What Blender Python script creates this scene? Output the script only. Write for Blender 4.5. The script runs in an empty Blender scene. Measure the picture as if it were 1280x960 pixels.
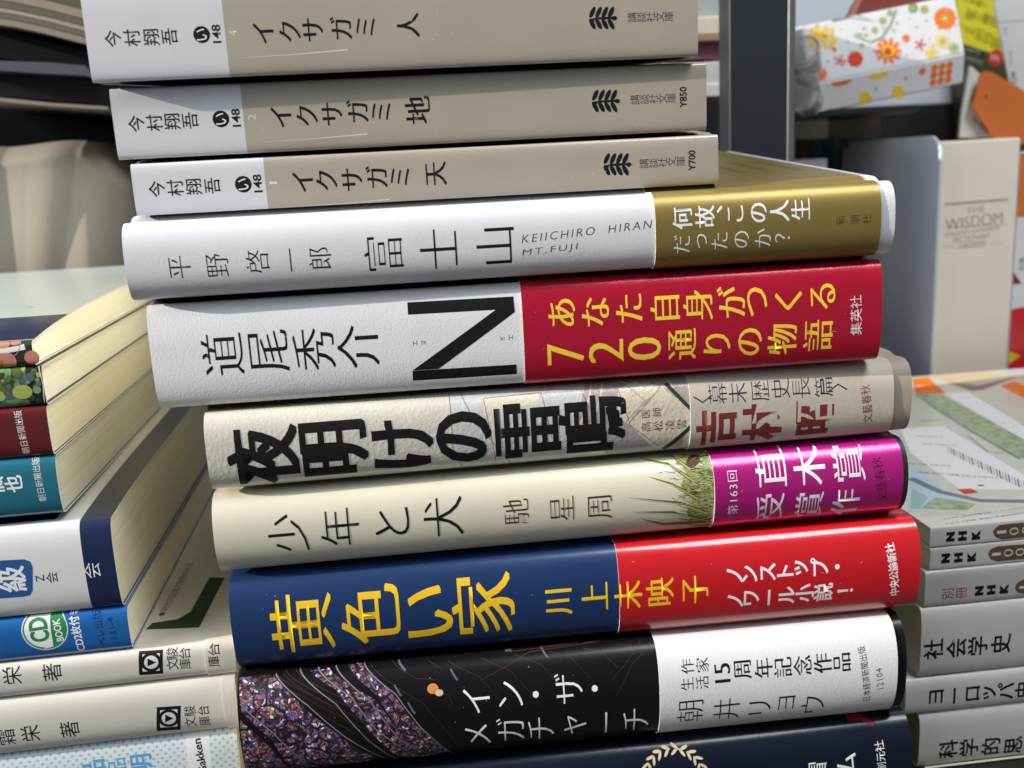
import bpy, bmesh, math, random
from mathutils import Vector, Matrix
random.seed(7)
C = bpy.context.scene.collection
sc = bpy.context.scene
MM = 0.001
ZO = 192.0            # camera height over the desk, millimetres

# ------------------------------------------------------------------ camera (mm, camera at the origin of x,y)
FPX, PITCH, ROLL, YAW = 1218.0, 0.220, 0.053, 0.091
F = Vector((math.sin(YAW)*math.cos(PITCH), math.cos(YAW)*math.cos(PITCH), -math.sin(PITCH)))
R0 = Vector((math.cos(YAW), -math.sin(YAW), 0)); U0 = R0.cross(F)
R = math.cos(ROLL)*R0 - math.sin(ROLL)*U0
U = math.sin(ROLL)*R0 + math.cos(ROLL)*U0
def ray(px, py): return F*FPX + R*(px-640) + U*(480-py)
def at(px, py, y=None, z=None):
    d = ray(px, py)
    return d*(y/d.y) if y is not None else d*(z/d.z)

# ------------------------------------------------------------------ materials
MATS = {}
def nodes(name):
    m = bpy.data.materials.new(name); m.use_nodes = True
    nt = m.node_tree; return m, nt, nt.nodes['Principled BSDF']
def paper(name, col, rough=.5, bump=0.0, scale=1500, coat=0.0, metal=0.0, var=.06, vscale=60, spec=.4, grain=None, coatr=.15, warp=None):
    m, nt, b = nodes(name); N = nt.nodes; L = nt.links
    tc = N.new('ShaderNodeTexCoord')
    b.inputs['Roughness'].default_value = rough; b.inputs['Metallic'].default_value = metal
    b.inputs['Specular IOR Level'].default_value = spec
    b.inputs['Coat Weight'].default_value = coat; b.inputs['Coat Roughness'].default_value = coatr
    n = N.new('ShaderNodeTexNoise'); n.inputs['Scale'].default_value = vscale; n.inputs['Detail'].default_value = 6
    L.new(tc.outputs['Object'], n.inputs['Vector'])
    mx = N.new('ShaderNodeMixRGB'); c = (*col, 1)
    mx.inputs[1].default_value = tuple(x*(1-var) for x in col)+(1,); mx.inputs[2].default_value = tuple(min(1, x*(1+var)) for x in col)+(1,)
    L.new(n.outputs['Fac'], mx.inputs[0])
    last = mx.outputs[0]
    if grain:   # a print with coarse coloured grain
        g = N.new('ShaderNodeTexNoise'); g.inputs['Scale'].default_value = grain[0]; g.inputs['Detail'].default_value = 8
        L.new(tc.outputs['Object'], g.inputs['Vector'])
        r = N.new('ShaderNodeValToRGB'); r.color_ramp.elements[0].position = .35; r.color_ramp.elements[1].position = .65
        r.color_ramp.elements[0].color = (*grain[1], 1); r.color_ramp.elements[1].color = (*grain[2], 1)
        L.new(g.outputs['Fac'], r.inputs[0]); last = r.outputs[0]
    L.new(last, b.inputs['Base Color'])
    if warp is None: warp = .22 if (bump and scale > 650) else 0
    if bump:
        n2 = N.new('ShaderNodeTexNoise'); n2.inputs['Scale'].default_value = scale; n2.inputs['Detail'].default_value = 3
        L.new(tc.outputs['Object'], n2.inputs['Vector'])
        bp = N.new('ShaderNodeBump'); bp.inputs['Strength'].default_value = 1; bp.inputs['Distance'].default_value = bump*MM
        h = n2.outputs['Fac']
        if warp:
            n3 = N.new('ShaderNodeTexNoise'); n3.inputs['Scale'].default_value = 38; n3.inputs['Detail'].default_value = 2; L.new(tc.outputs['Object'], n3.inputs['Vector'])
            ma = N.new('ShaderNodeMath'); ma.operation = 'MULTIPLY_ADD'; ma.inputs[1].default_value = warp/bump; L.new(n3.outputs['Fac'], ma.inputs[0]); L.new(h, ma.inputs[2]); h = ma.outputs[0]
        L.new(h, bp.inputs['Height']); L.new(bp.outputs[0], b.inputs['Normal'])
        if coat: L.new(bp.outputs[0], b.inputs['Coat Normal'])
    MATS[name] = m; return m
def pages(name, c1, c2):
    m, nt, b = nodes(name); N = nt.nodes; L = nt.links
    tc = N.new('ShaderNodeTexCoord'); mp = N.new('ShaderNodeMapping'); mp.inputs['Scale'].default_value = (40, 10, 4200)
    L.new(tc.outputs['Object'], mp.inputs[0])
    n = N.new('ShaderNodeTexNoise'); n.inputs['Scale'].default_value = 1; n.inputs['Detail'].default_value = 5; n.inputs['Distortion'].default_value = .3
    L.new(mp.outputs[0], n.inputs['Vector'])
    mp2 = N.new('ShaderNodeMapping'); mp2.inputs['Scale'].default_value = (22, 7, 800)
    L.new(tc.outputs['Object'], mp2.inputs[0])
    n2 = N.new('ShaderNodeTexNoise'); n2.inputs['Scale'].default_value = 1; n2.inputs['Detail'].default_value = 3
    L.new(mp2.outputs[0], n2.inputs['Vector'])
    ad = N.new('ShaderNodeMath'); ad.operation = 'MULTIPLY_ADD'; ad.inputs[1].default_value = .45
    L.new(n.outputs['Fac'], ad.inputs[0])
    ml = N.new('ShaderNodeMath'); ml.operation = 'MULTIPLY'; ml.inputs[1].default_value = .55
    L.new(n2.outputs['Fac'], ml.inputs[0]); L.new(ml.outputs[0], ad.inputs[2])
    r = N.new('ShaderNodeValToRGB'); r.color_ramp.elements[0].position = .30; r.color_ramp.elements[1].position = .55
    r.color_ramp.elements[0].color = (*c1, 1); r.color_ramp.elements[1].color = (*c2, 1)
    L.new(ad.outputs[0], r.inputs[0]); L.new(r.outputs[0], b.inputs['Base Color'])
    b.inputs['Roughness'].default_value = .85
    bp = N.new('ShaderNodeBump'); bp.inputs['Strength'].default_value = 1; bp.inputs['Distance'].default_value = .10*MM
    L.new(ad.outputs[0], bp.inputs['Height']); L.new(bp.outputs[0], b.inputs['Normal'])
    return m
def gems(name, dark=.8):
    """stained glass print: little coloured cells with dark leading"""
    m, nt, b = nodes(name); N = nt.nodes; L = nt.links
    tc = N.new('ShaderNodeTexCoord')
    nd = N.new('ShaderNodeTexNoise'); nd.inputs['Scale'].default_value = 300; L.new(tc.outputs['Object'], nd.inputs['Vector'])
    va = N.new('ShaderNodeVectorMath'); va.operation = 'MULTIPLY_ADD'; va.inputs[1].default_value = (.003,)*3
    L.new(nd.outputs['Color'], va.inputs[0]); L.new(tc.outputs['Object'], va.inputs[2])
    v = N.new('ShaderNodeTexVoronoi'); v.inputs['Scale'].default_value = 1150; L.new(va.outputs[0], v.inputs['Vector'])
    r = N.new('ShaderNodeValToRGB'); r.color_ramp.interpolation = 'CONSTANT'
    cols = [(.02,.015,.03),(.16,.08,.2),(.25,.05,.05),(.1,.15,.35),(.5,.22,.08),(.3,.2,.4),(.75,.7,.8),(.05,.03,.09),(.4,.12,.14)]
    cr = r.color_ramp; cr.elements[0].position = 0; cr.elements[0].color = (*cols[0], 1); cr.elements[1].position = .14; cr.elements[1].color = (*cols[1], 1)
    cols = [tuple(q*dark for q in c) for c in cols]
    for i, c in enumerate(cols[2:]):
        e = cr.elements.new(.27+i*.11); e.color = (*c, 1)
    sp = N.new('ShaderNodeSeparateColor'); L.new(v.outputs['Color'], sp.inputs[0]); L.new(sp.outputs[0], r.inputs[0])
    e = N.new('ShaderNodeTexVoronoi'); e.feature = 'DISTANCE_TO_EDGE'; e.inputs['Scale'].default_value = 1150; L.new(va.outputs[0], e.inputs['Vector'])
    e2 = N.new('ShaderNodeTexVoronoi'); e2.feature = 'DISTANCE_TO_EDGE'; e2.inputs['Scale'].default_value = 210; L.new(va.outputs[0], e2.inputs['Vector'])
    def thr(s, t):
        q = N.new('ShaderNodeMapRange'); q.inputs['From Min'].default_value = t*.4; q.inputs['From Max'].default_value = t*1.3; L.new(s, q.inputs['Value']); return q.outputs[0]
    mu = N.new('ShaderNodeMath'); mu.operation = 'MULTIPLY'; L.new(thr(e.outputs['Distance'], .08), mu.inputs[0]); L.new(thr(e2.outputs['Distance'], .07), mu.inputs[1])
    mx = N.new('ShaderNodeMixRGB'); mx.inputs[1].default_value = (.008, .006, .01, 1); L.new(mu.outputs[0], mx.inputs[0]); L.new(r.outputs[0], mx.inputs[2])
    L.new(mx.outputs[0], b.inputs['Base Color']); b.inputs['Roughness'].default_value = .4; b.inputs['Coat Weight'].default_value = .3
    return m
def dots(name, base, dot, sc_):
    m, nt, b = nodes(name); N = nt.nodes; L = nt.links
    tc = N.new('ShaderNodeTexCoord'); mp = N.new('ShaderNodeMapping'); mp.inputs['Rotation'].default_value = (0, math.radians(45), 0); mp.inputs['Scale'].default_value = (sc_,)*3
    L.new(tc.outputs['Object'], mp.inputs[0])
    sx = N.new('ShaderNodeSeparateXYZ'); L.new(mp.outputs[0], sx.inputs[0])
    def fr(o):
        f = N.new('ShaderNodeMath'); f.operation = 'FRACT'; L.new(o, f.inputs[0])
        s = N.new('ShaderNodeMath'); s.operation = 'SUBTRACT'; s.inputs[1].default_value = .5; L.new(f.outputs[0], s.inputs[0])
        p = N.new('ShaderNodeMath'); p.operation = 'MULTIPLY'; L.new(s.outputs[0], p.inputs[0]); L.new(s.outputs[0], p.inputs[1]); return p.outputs[0]
    a = N.new('ShaderNodeMath'); a.operation = 'ADD'; L.new(fr(sx.outputs[0]), a.inputs[0]); L.new(fr(sx.outputs[2]), a.inputs[1])
    l = N.new('ShaderNodeMath'); l.operation = 'LESS_THAN'; l.inputs[1].default_value = .06; L.new(a.outputs[0], l.inputs[0])
    mx = N.new('ShaderNodeMixRGB'); mx.inputs[1].default_value = (*base, 1); mx.inputs[2].default_value = (*dot, 1)
    L.new(l.outputs[0], mx.inputs[0]); L.new(mx.outputs[0], b.inputs['Base Color']); b.inputs['Roughness'].default_value = .45
    return m

def ink(name, col, rough=.5, **k): return paper('ink_'+name, col, rough, var=.03, spec=.22, **k)
K = ink('black', (.008, .008, .009)); KG = ink('grey', (.05, .05, .05)); WH = ink('white', (.78, .77, .78)); LG = ink('light_grey', (.62, .62, .6))
BR = ink('brown', (.07, .03, .02)); YL = ink('yellow', (.82, .58, .05), .35); YD = ink('gold_yellow', (.8, .5, .02), .3)
NV = ink('navy', (.01, .02, .07)); RD = ink('red', (.28, .01, .02)); RB = ink('red_brown', (.2, .03, .03)); GR = ink('green', (.02, .22, .07))
SB = ink('sky_blue', (.1, .32, .62)); OR = ink('orange', (.75, .17, .02)); DG = ink('dark_green', (.02, .05, .02)); BG = ink('blue', (.02, .09, .27))
YS = ink('sun_yellow', (.8, .55, .03)); LM = ink('lime', (.34, .38, .10)); RR = ink('poppy_red', (.6, .05, .03)); PK = ink('pink', (.7, .2, .25))
MG = ink('olive', (.1, .12, .02)); PB = ink('pale_blue', (.4, .55, .68)); TN = ink('tan', (.55, .45, .3)); MV = ink('mauve', (.22, .15, .2)); GM = ink('mid_green', (.14, .3, .1))
SL = ink('slate', (.09, .1, .15))
CORE = ink('paper_core', (.74,.73,.70), .7)
WISD = ink('foil', (.36, .24, .17), .4)

# ------------------------------------------------------------------ object helpers
def put(name, verts, faces, mats, parent=None, fm=None, smooth=None, world=True, origin=None):
    """verts in mm, scene frame (z measured from the camera height)"""
    me = bpy.data.meshes.new(name)
    o = bpy.data.objects.new(name, me); C.objects.link(o)
    if parent is not None:
        o.parent = parent
        p = parent; off = Vector((0, 0, 0))
        while p: off += Vector(p.location); p = p.parent
    elif origin is not None:
        o.location = origin; off = Vector(origin)
    else: off = Vector((0, 0, 0))
    me.from_pydata([tuple((Vector(v)+Vector((0, 0, ZO)))*MM - off) for v in verts], [], faces)
    if not isinstance(mats, (list, tuple)): mats = [mats]
    for m in mats: me.materials.append(m)
    if fm: me.polygons.foreach_set('material_index', fm)
    if smooth is not None: me.polygons.foreach_set('use_smooth', smooth if isinstance(smooth, list) else [smooth]*len(faces))
    me.update(); return o
def W(v): return tuple((Vector(v)+Vector((0, 0, ZO)))*MM)
def tag(o, label, cat, group=None, kind=None):
    if label: o['label'] = label
    if cat: o['category'] = cat
    if group: o['group'] = group
    if kind: o['kind'] = kind
    return o
def thing(name, loc, label, cat, group=None):
    o = bpy.data.objects.new(name, None); C.objects.link(o); o.empty_display_size = .01
    o.location = W(loc); bpy.context.view_layer.update(); return tag(o, label, cat, group)
def boxmesh(O, a, b, c, bev=0):
    """box from corner O along three vectors, optional bevel (mm) -> verts, faces"""
    bm = bmesh.new(); vs = [bm.verts.new(O+a*i+b*j+c*k) for i in (0, 1) for j in (0, 1) for k in (0, 1)]
    for f in ((0,1,3,2),(4,6,7,5),(0,4,5,1),(2,3,7,6),(0,2,6,4),(1,5,7,3)): bm.faces.new([vs[i] for i in f])
    bmesh.ops.recalc_face_normals(bm, faces=bm.faces)
    if bev: bmesh.ops.bevel(bm, geom=bm.edges[:], offset=bev, segments=3, affect='EDGES', profile=.5)
    bm.verts.index_update(); v = [x.co.copy() for x in bm.verts]; f = [[q.index for q in p.verts] for p in bm.faces]; bm.free(); return v, f
def box(name, O, a, b, c, mat, parent=None, bev=0, origin=None):
    v, f = boxmesh(Vector(O), Vector(a), Vector(b), Vector(c), bev); return put(name, v, f, mat, parent, smooth=bool(bev) and None, origin=origin)

# ------------------------------------------------------------------ surfaces one can print on
class Spine:
    """book body lying flat, spine towards the camera. O = top corner at the left end, d = direction of the spine"""
    def __init__(s, O, yaw, T, L, W_, b=5, n=2.0, droop=0, tilt=0, gt=0, rise=0, hg=0):
        s.O = Vector(O); s.T = T; s.L = L; s.W = W_; s.b = b
        s.d = Vector((math.cos(yaw), math.sin(yaw), tilt)).normalized(); s.g = Vector((-math.sin(yaw), math.cos(yaw), gt)); s.up = Vector((0, 0, 1))
        NA = 22; arc = []
        for i in range(NA+1):
            f = math.pi/2 - math.pi*i/NA; sn, cs = math.sin(f), max(0, math.cos(f))
            arc.append((-b*cs**(2/n), hg+(T/2-hg)*(1-math.copysign(abs(sn)**(2/n), sn))))
        arc[0] = (0, hg); arc[-1] = (0, T-hg)
        dr = lambda y: droop*math.exp(-y/28)
        arc = [(y, t+dr(0)*(1-t/T)) for y, t in arc]
        top = [(y, dr(y)) for y in (W_, W_*.7, W_*.5, W_*.35, W_*.25, W_*.16, W_*.09, W_*.04)] if droop else [(W_, 0), (W_*.5, 0), (3, 0)]
        if rise: top = [(y, -rise*y/W_) for y in (W_, W_*.5, 3)]
        bot = [(3, T), (W_*.5, T), (W_, T)]
        s.prof = top+arc+bot; s.i0 = len(top); s.i1 = len(top)+NA
        if hg:   # hinge groove between spine and boards
            top = [p for p in s.prof[:s.i0] if p[0] > 8]; r8 = -rise*8/W_
            gr = [(8, r8), (6.2, r8*.7+hg*.25), (4.6, hg*1.1), (3, hg*1.35), (1.3, hg*1.15)]
            bt = [(1.3, T-hg*1.1), (3, T-hg*1.2), (4.6, T-hg*.9), (6.2, T-hg*.2), (8, T), (W_*.5, T), (W_, T)]
            s.prof = top+gr+arc+bt; s.i0 = len(top)+len(gr); s.i1 = s.i0+NA
        s.hg = hg
        P = s.prof; s.nor = []
        for i in range(len(P)):
            a = P[max(0, i-1)]; c = P[min(len(P)-1, i+1)]
            dy, dt = c[0]-a[0], c[1]-a[1]; l = math.hypot(dy, dt)
            s.nor.append((-dt/l, dy/l) if True else None)   # outward in (y, t): checked below
        # outward on the spine is -y, on the top it is -t
        m = (s.i0+s.i1)//2
        if s.nor[m][0] > 0: s.nor = [(-a, -b_) for a, b_ in s.nor]
    def p3(s, u, y, t): return s.O + s.d*u + s.g*y - s.up*t
    def map(s, u, t, h=0):
        P = s.prof; i = s.i0
        while i < s.i1-1 and P[i+1][1] < t: i += 1
        a, c = P[i], P[i+1]; k = (t-a[1])/(c[1]-a[1]) if c[1] > a[1] else 0
        k = min(1, max(0, k)); ny = s.nor[i][0]*(1-k)+s.nor[i+1][0]*k; nt = s.nor[i][1]*(1-k)+s.nor[i+1][1]*k
        return s.p3(u, a[0]+(c[0]-a[0])*k+ny*h, (a[1]+(c[1]-a[1])*k)+nt*h)
    def cuts(s): return [p[1] for p in s.prof[s.i0+1:s.i1]]
    def pix(s, px, py):
        d = ray(px, py); u, t, y = 0, s.T/2, -s.b
        for _ in range(6):
            g0 = Vector((s.g.x, s.g.y, 0)); o = s.O + g0*y; k = (o.dot(g0))/(d.dot(g0)); q = d*k - s.O
            u = q.dot(s.d); t = min(s.T-s.hg, max(s.hg, s.d.z*u - q.z))
            P = s.prof; i = s.i0
            while i < s.i1-1 and P[i+1][1] < t: i += 1
            a, c = P[i], P[i+1]; y2 = a[0]+(c[0]-a[0])*((t-a[1])/max(1e-6, c[1]-a[1])); y = .5*y+.5*y2
        return u, t, k*FPX
class Flat:
    """flat face: origin, right vector, down vector"""
    def __init__(s, O, a, b): s.O = Vector(O); s.a = Vector(a).normalized(); s.bv = Vector(b).normalized(); s.n = s.bv.cross(s.a).normalized()
    def map(s, u, t, h=0): return s.O+s.a*u+s.bv*t+s.n*h
    def cuts(s): return []
    def pix(s, px, py):
        d = ray(px, py); k = s.O.dot(s.n)/d.dot(s.n); q = d*k-s.O
        return q.dot(s.a), q.dot(s.bv), k*FPX
def shell(S, name, parent, segs, mats, th=.35, off=0.0, sides=None):
    """wrapping cover or band; segs = [(s0, s1, top_mat, spine_mat, bottom_mat)] indices into mats"""
    P = S.prof; NP = len(P); V = []; Fc = []; fm = []; sm = []
    def ring(u, h): return [S.p3(u, P[i][0]+S.nor[i][0]*h, P[i][1]+S.nor[i][1]*h) for i in range(NP)]
    def add(A, B, sg, flip):
        o = len(V); V.extend(A); V.extend(B)
        for i in range(NP-1):
            Fc.append([o+i, o+NP+i, o+NP+i+1, o+i+1] if not flip else [o+i, o+i+1, o+NP+i+1, o+NP+i])
            fm.append(sg[2] if i < S.i0 else sg[3] if i < S.i1 else sg[4]); sm.append(True)
    for sg in segs:
        n = max(1, int((sg[1]-sg[0])/25)); us = [sg[0]+(sg[1]-sg[0])*k/n for k in range(n+1)]
        for a, b_ in zip(us, us[1:]): add(ring(a, off+th), ring(b_, off+th), sg, False); add(ring(a, off), ring(b_, off), sg, True)
    for u, sg, fl in ((segs[0][0], segs[0], 0), (segs[-1][1], segs[-1], 1)):
        A, B = ring(u, off), ring(u, off+th); o = len(V); V.extend(A); V.extend(B)
        for i in range(NP-1): Fc.append([o+i, o+i+1, o+NP+i+1, o+NP+i] if fl else [o+i, o+NP+i, o+NP+i+1, o+i+1]); fm.append(len(mats)); sm.append(False)
    mats = list(mats)+[CORE]
    return put(name, V, Fc, mats, parent, fm, sm)
def block(S, name, parent, mat, s0, s1, inset, wi=2.5):
    P = S.prof; NP = len(P); V = []; Fc = []
    pr = []
    for i in range(NP): pr.append((min(S.W-wi, P[i][0]-S.nor[i][0]*inset), P[i][1]-S.nor[i][1]*inset))
    for u in (s0, s1): V.extend(S.p3(u, y, t) for y, t in pr)
    for i in range(NP-1): Fc.append([i, i+1, NP+i+1, NP+i])
    Fc.append([NP-1, 0, NP, 2*NP-1]); Fc.append(list(range(NP))[::-1]); Fc.append([NP+i for i in range(NP)])
    return put(name, V, Fc, mat, parent)

# ------------------------------------------------------------------ printing
GC = {}
STY = {'g': (0, ()), 'gs': (.004, (-.006, .006)), 'gl': (-.008, ()), 'gb': (.014, (-.012, .012)), 'm': (-.017, (-.014, .014)), 'mb': (-.008, (-.026, 0, .026)), 'b': (.008, (-.04, -.013, .013, .04)),
       'mm': (-.014, (-.02, .02)), 'gx': (.025, (-.02, .02)), 'gz': (.05, (-.05, 0, .05))}
def raw(txt, off, space=1.0):
    cu = bpy.data.curves.new('t', 'FONT'); cu.body = txt; cu.size = 1; cu.offset = off; cu.resolution_u = 3; cu.fill_mode = 'FRONT'; cu.space_character = space
    o = bpy.data.objects.new('t', cu); C.objects.link(o)
    dg = bpy.context.evaluated_depsgraph_get(); e = o.evaluated_get(dg); me = e.to_mesh()
    v = [(q.co.x, q.co.y) for q in me.vertices]; f = [tuple(p.vertices) for p in me.polygons if p.normal.z != 0 or True]
    e.to_mesh_clear(); bpy.data.objects.remove(o); bpy.data.curves.remove(cu); return v, f
REF = None
def glyph(txt, sty, space=1.0):
    global REF
    if REF is None:
        v, _ = raw('国', 0); REF = (max(q[1] for q in v)-min(q[1] for q in v))/.9
    k = (txt, sty, space)
    if k not in GC:
        off, sh = STY[sty]; v, f = raw(txt, off*REF, space)
        if len(v) == 0: GC[k] = ([], []); return GC[k]
        cx = (min(q[0] for q in v)+max(q[0] for q in v))/2; cy = (min(q[1] for q in v)+max(q[1] for q in v))/2
        v = [((a-cx)/REF, (b_-cy)/REF) for a, b_ in v]; V, Fc = [], []
        for j, s in enumerate(sh or (0,)):
            o = len(V); V += [(a+s, b_, j) for a, b_ in v]; Fc += [tuple(i+o for i in p) for p in f]
        GC[k] = (V, Fc)
    return GC[k]
class Print:
    """collects 2-D shapes in a surface's (u, t) plane and lays them on it"""
    lay = 0
    def __init__(s, S, h=.015): s.S = S; s.V = []; s.F = []; s.M = []; s.mats = []; s.h = h; s.k = 0
    def mi(s, m):
        if m not in s.mats: s.mats.append(m)
        return s.mats.index(m)
    def put(s, pts, faces, m, lay=0):
        o = len(s.V); s.V += [(a, b_, s.h+lay*.5) for a, b_ in pts]; s.F += [tuple(i+o for i in f) for f in faces]; s.M += [s.mi(m)]*len(faces)
    def glyph(s, txt, px, py, size, sty, m, rot=90, sx=1, sy=1, fit=None, space=1.0, lay=0, skew=0):
        u, t, k = s.S.pix(px, py); mm = size*k/FPX**1; V, Fc = glyph(txt, sty, space)
        if not V: return
        c, sn = math.cos(math.radians(rot)), math.sin(math.radians(rot))
        if fit:   # fit = (length px, height px) of the whole string's ink
            w = max(v[0] for v in V)-min(v[0] for v in V); h = max(v[1] for v in V)-min(v[1] for v in V)
            kx, ky = fit[0]*k/FPX/w, fit[1]*k/FPX/h
        else: kx, ky = mm*sx, mm*sy
        lay *= .5
        pts = []
        for a, b_, j in V:
            x, y = a*kx+skew*b_*ky, b_*ky; pts.append((u+x*c-y*sn, t-(x*sn+y*c), j))
        o = len(s.V); s.V += [(a, b_, s.h+lay+.004*j) for a, b_, j in pts]; s.F += [tuple(i+o for i in f) for f in Fc]; s.M += [s.mi(m)]*len(Fc)
    def col(s, txt, pos, size, sty, m, **kw):
        n = len(txt)
        if len(pos) == 2 and n > 2: (x0, y0), (x1, y1) = pos; pos = [(x0+(x1-x0)*i/(n-1), y0+(y1-y0)*i/(n-1)) for i in range(n)]
        for ch, (x, y) in zip(txt, pos): s.glyph(ch, x, y, size, sty, m, **kw)
    def poly(s, pts, m, lay=0):
        q = [s.S.pix(*p)[:2] for p in pts]; s.polyl(q, m, lay)
    def polyl(s, q, m, lay=0):
        from mathutils.geometry import tessellate_polygon
        tr = tessellate_polygon([[Vector((a, b_, 0)) for a, b_ in q]]); s.put(q, tr, m, lay)
    def line(s, pts, w, m, lay=0, taper=False):
        q = [Vector(s.S.pix(*p)[:2]) for p in pts]; s.linel(q, w, m, lay, taper)
    def linel(s, q, w, m, lay=0, taper=False):
        q = [Vector(p) for p in q]; n = len(q); L_, R_ = [], []
        for i in range(n):
            d = (q[min(n-1, i+1)]-q[max(0, i-1)]); d = d.normalized() if d.length else Vector((1, 0)); nn = Vector((-d.y, d.x)); ww = w*(1-i/(n-1)*.95) if taper else w
            L_.append(q[i]+nn*ww/2); R_.append(q[i]-nn*ww/2)
        v = [tuple(x) for x in L_+R_]; s.put(v, [(i, i+1, n+i+1, n+i) for i in range(n-1)], m, lay)
    def disc(s, px, py, r, m, lay=0, ry=None, n=28, a0=0, a1=360, rot=0):
        u, t, k = s.S.pix(px, py); s.discl(u, t, r*k/FPX, m, lay, (ry or r)*k/FPX, n, a0, a1, rot)
    def discl(s, u, t, r, m, lay=0, ry=None, n=28, a0=0, a1=360, rot=0):
        ry = ry or r; c, sn = math.cos(rot), math.sin(rot); q = [(u, t)]
        for i in range(n+1):
            a = math.radians(a0+(a1-a0)*i/n); x, y = r*math.cos(a), ry*math.sin(a); q.append((u+x*c-y*sn, t-(x*sn+y*c)))
        s.put(q, [(0, i+1, i+2) for i in range(n)], m, lay)
    def ring(s, px, py, r0, r1, m, lay=0, n=32):
        u, t, k = s.S.pix(px, py); r0 *= k/FPX; r1 *= k/FPX; q = []
        for i in range(n+1):
            a = 2*math.pi*i/n; q += [(u+r0*math.cos(a), t+r0*math.sin(a)), (u+r1*math.cos(a), t+r1*math.sin(a))]
        s.put(q, [(2*i, 2*i+1, 2*i+3, 2*i+2) for i in range(n)], m, lay)
    def build(s, name, parent, clip=None, base=0):
        if not s.V: return
        bm = bmesh.new(); vs = [bm.verts.new(v) for v in s.V]
        for f, mi in zip(s.F, s.M):
            if len(set(f)) < 3: continue
            try: fa = bm.faces.new([vs[i] for i in f]); fa.material_index = mi
            except ValueError: pass
        def cut(co, no, clear):
            bmesh.ops.bisect_plane(bm, geom=bm.verts[:]+bm.edges[:]+bm.faces[:], dist=1e-7, plane_co=co, plane_no=no, clear_outer=clear)
        if isinstance(s.S, Spine):
            for t in s.S.cuts(): cut((0, t, 0), (0, 1, 0), False)
            cut((0, s.S.T-s.S.hg-.05, 0), (0, 1, 0), True); cut((0, s.S.prof[s.S.i0][1]+.05, 0), (0, -1, 0), True)
        if clip:
            for co, no in clip: cut((*co, 0), (*no, 0), True)
        bm.verts.index_update()
        V = [s.S.map(v.co.x, v.co.y, v.co.z+base) for v in bm.verts]
        F_ = [[v.index for v in f.verts] for f in bm.faces]; fm = [f.material_index for f in bm.faces]; bm.free()
        return put(name, V, F_, s.mats, parent, fm, True if isinstance(s.S, Spine) else None)
#MAIN
# ================================================================== CENTRAL STACK
FIT = [(-73.925,253.722,.003,21.29,148.675),(-71.431,257.851,-.005,17.558,149.126),(-68.571,256.874,-.001,13.265,149.222),
       (-70.621,252.143,-.003,20.24,195.672),(-68.406,254.721,-.011,28.139,191.528),(-57.48,254.807,.022,22.108,192.305),
       (-58.212,255.805,.009,23.083,191.7),(-56.62,255.779,-.011,28.13,193.114),(-57.105,253.993,-.004,31.452,189.593)]
SHAPE = [(1.6,5,0),(1.6,5,0),(1.6,4.5,0),(5.5,2.6,0),(4.2,2.8,0),(6.5,2.8,0),(7.5,2.2,0),(6.5,2.2,0),(8.5,2.2,0)]
WID = [105,105,105,130,128,128,128,128,128]
SP = []; z = 45.618
RISE = 9.4
for i_, ((x, y, w, T, L), (b, n, dr), wd) in enumerate(zip(FIT, SHAPE, WID)):
    SP.append(Spine((x, y, z), w, T, L, wd, b, n, gt=RISE/130 if i_ < 3 else 0, rise=RISE if i_ == 3 else 0, hg=.3 if i_ < 3 else .6)); z -= T+.6
BOT = z
grey_w = paper('jacket_pale_grey', (.60,.59,.62), .32, .01, 2500, coat=.5, var=.03)
tan_j = paper('jacket_tan', (.37,.33,.27), .30, .01, 2500, coat=.5, var=.05)
dk_green = paper('back_green', (.01,.05,.03), .4); blackj = paper('jacket_black', (.007,.006,.007), .3, coat=.12, var=.2, spec=.2)
whiteB = paper('white_laid', (.64,.63,.66), .40, .03, 2000, spec=.5, var=.03)
whiteA = paper('white_embossed', (.70,.69,.71), .38, .055, 2000, spec=.5, var=.03)
page_m = pages('page_edges', (.66,.61,.43), (.80,.76,.58))
page_g = pages('page_edges_grey', (.52,.50,.40), (.64,.62,.50))
GLINT_DUST = ink('scuff', (.66,.58,.54), .3)  # pale tone of the painted film reflections, also dust and scratches
gold = paper('gold_band', (.29,.21,.06), .40, .02, 5000, metal=.5, var=.14, vscale=2500)
crim = paper('crimson_foil', (.55,.008,.038), .3, .03, 1900, metal=.4, coat=.6, var=.06, coatr=.2)
pearl = paper('pearl_embossed', (.58,.55,.47), .3, .11, 1000, coat=.6, var=.14, vscale=90, coatr=.2, warp=.35)
beige = paper('beige_ribbed', (.52,.46,.38), .6, .05, 700, var=.06)
beige2 = paper('beige_jacket', (.36,.31,.24), .55, .04, 900, var=.05)
ivory = paper('ivory_jacket', (.60,.57,.45), .36, .018, 1900, coat=.3, var=.07, vscale=45)
magen = paper('magenta_foil', (.52,.015,.24), .28, .025, 1500, metal=.4, coat=.6, var=.06, coatr=.18)
bluej = paper('blue_jacket', (.009,.030,.105), .36, .012, 2500, coat=.35, var=.08)
redb = paper('red_band', (.50,.009,.016), .26, .008, 2000, coat=.7, var=.05, coatr=.12)
dk_edge = paper('dark_edge', (.03,.03,.02), .5)
wband = paper('white_band', (.70,.69,.70), .36, .045, 1500, coat=.2, var=.02)
gem = gems('stained_glass'); SLV = ink('silver', (.25,.3,.36))

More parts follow.
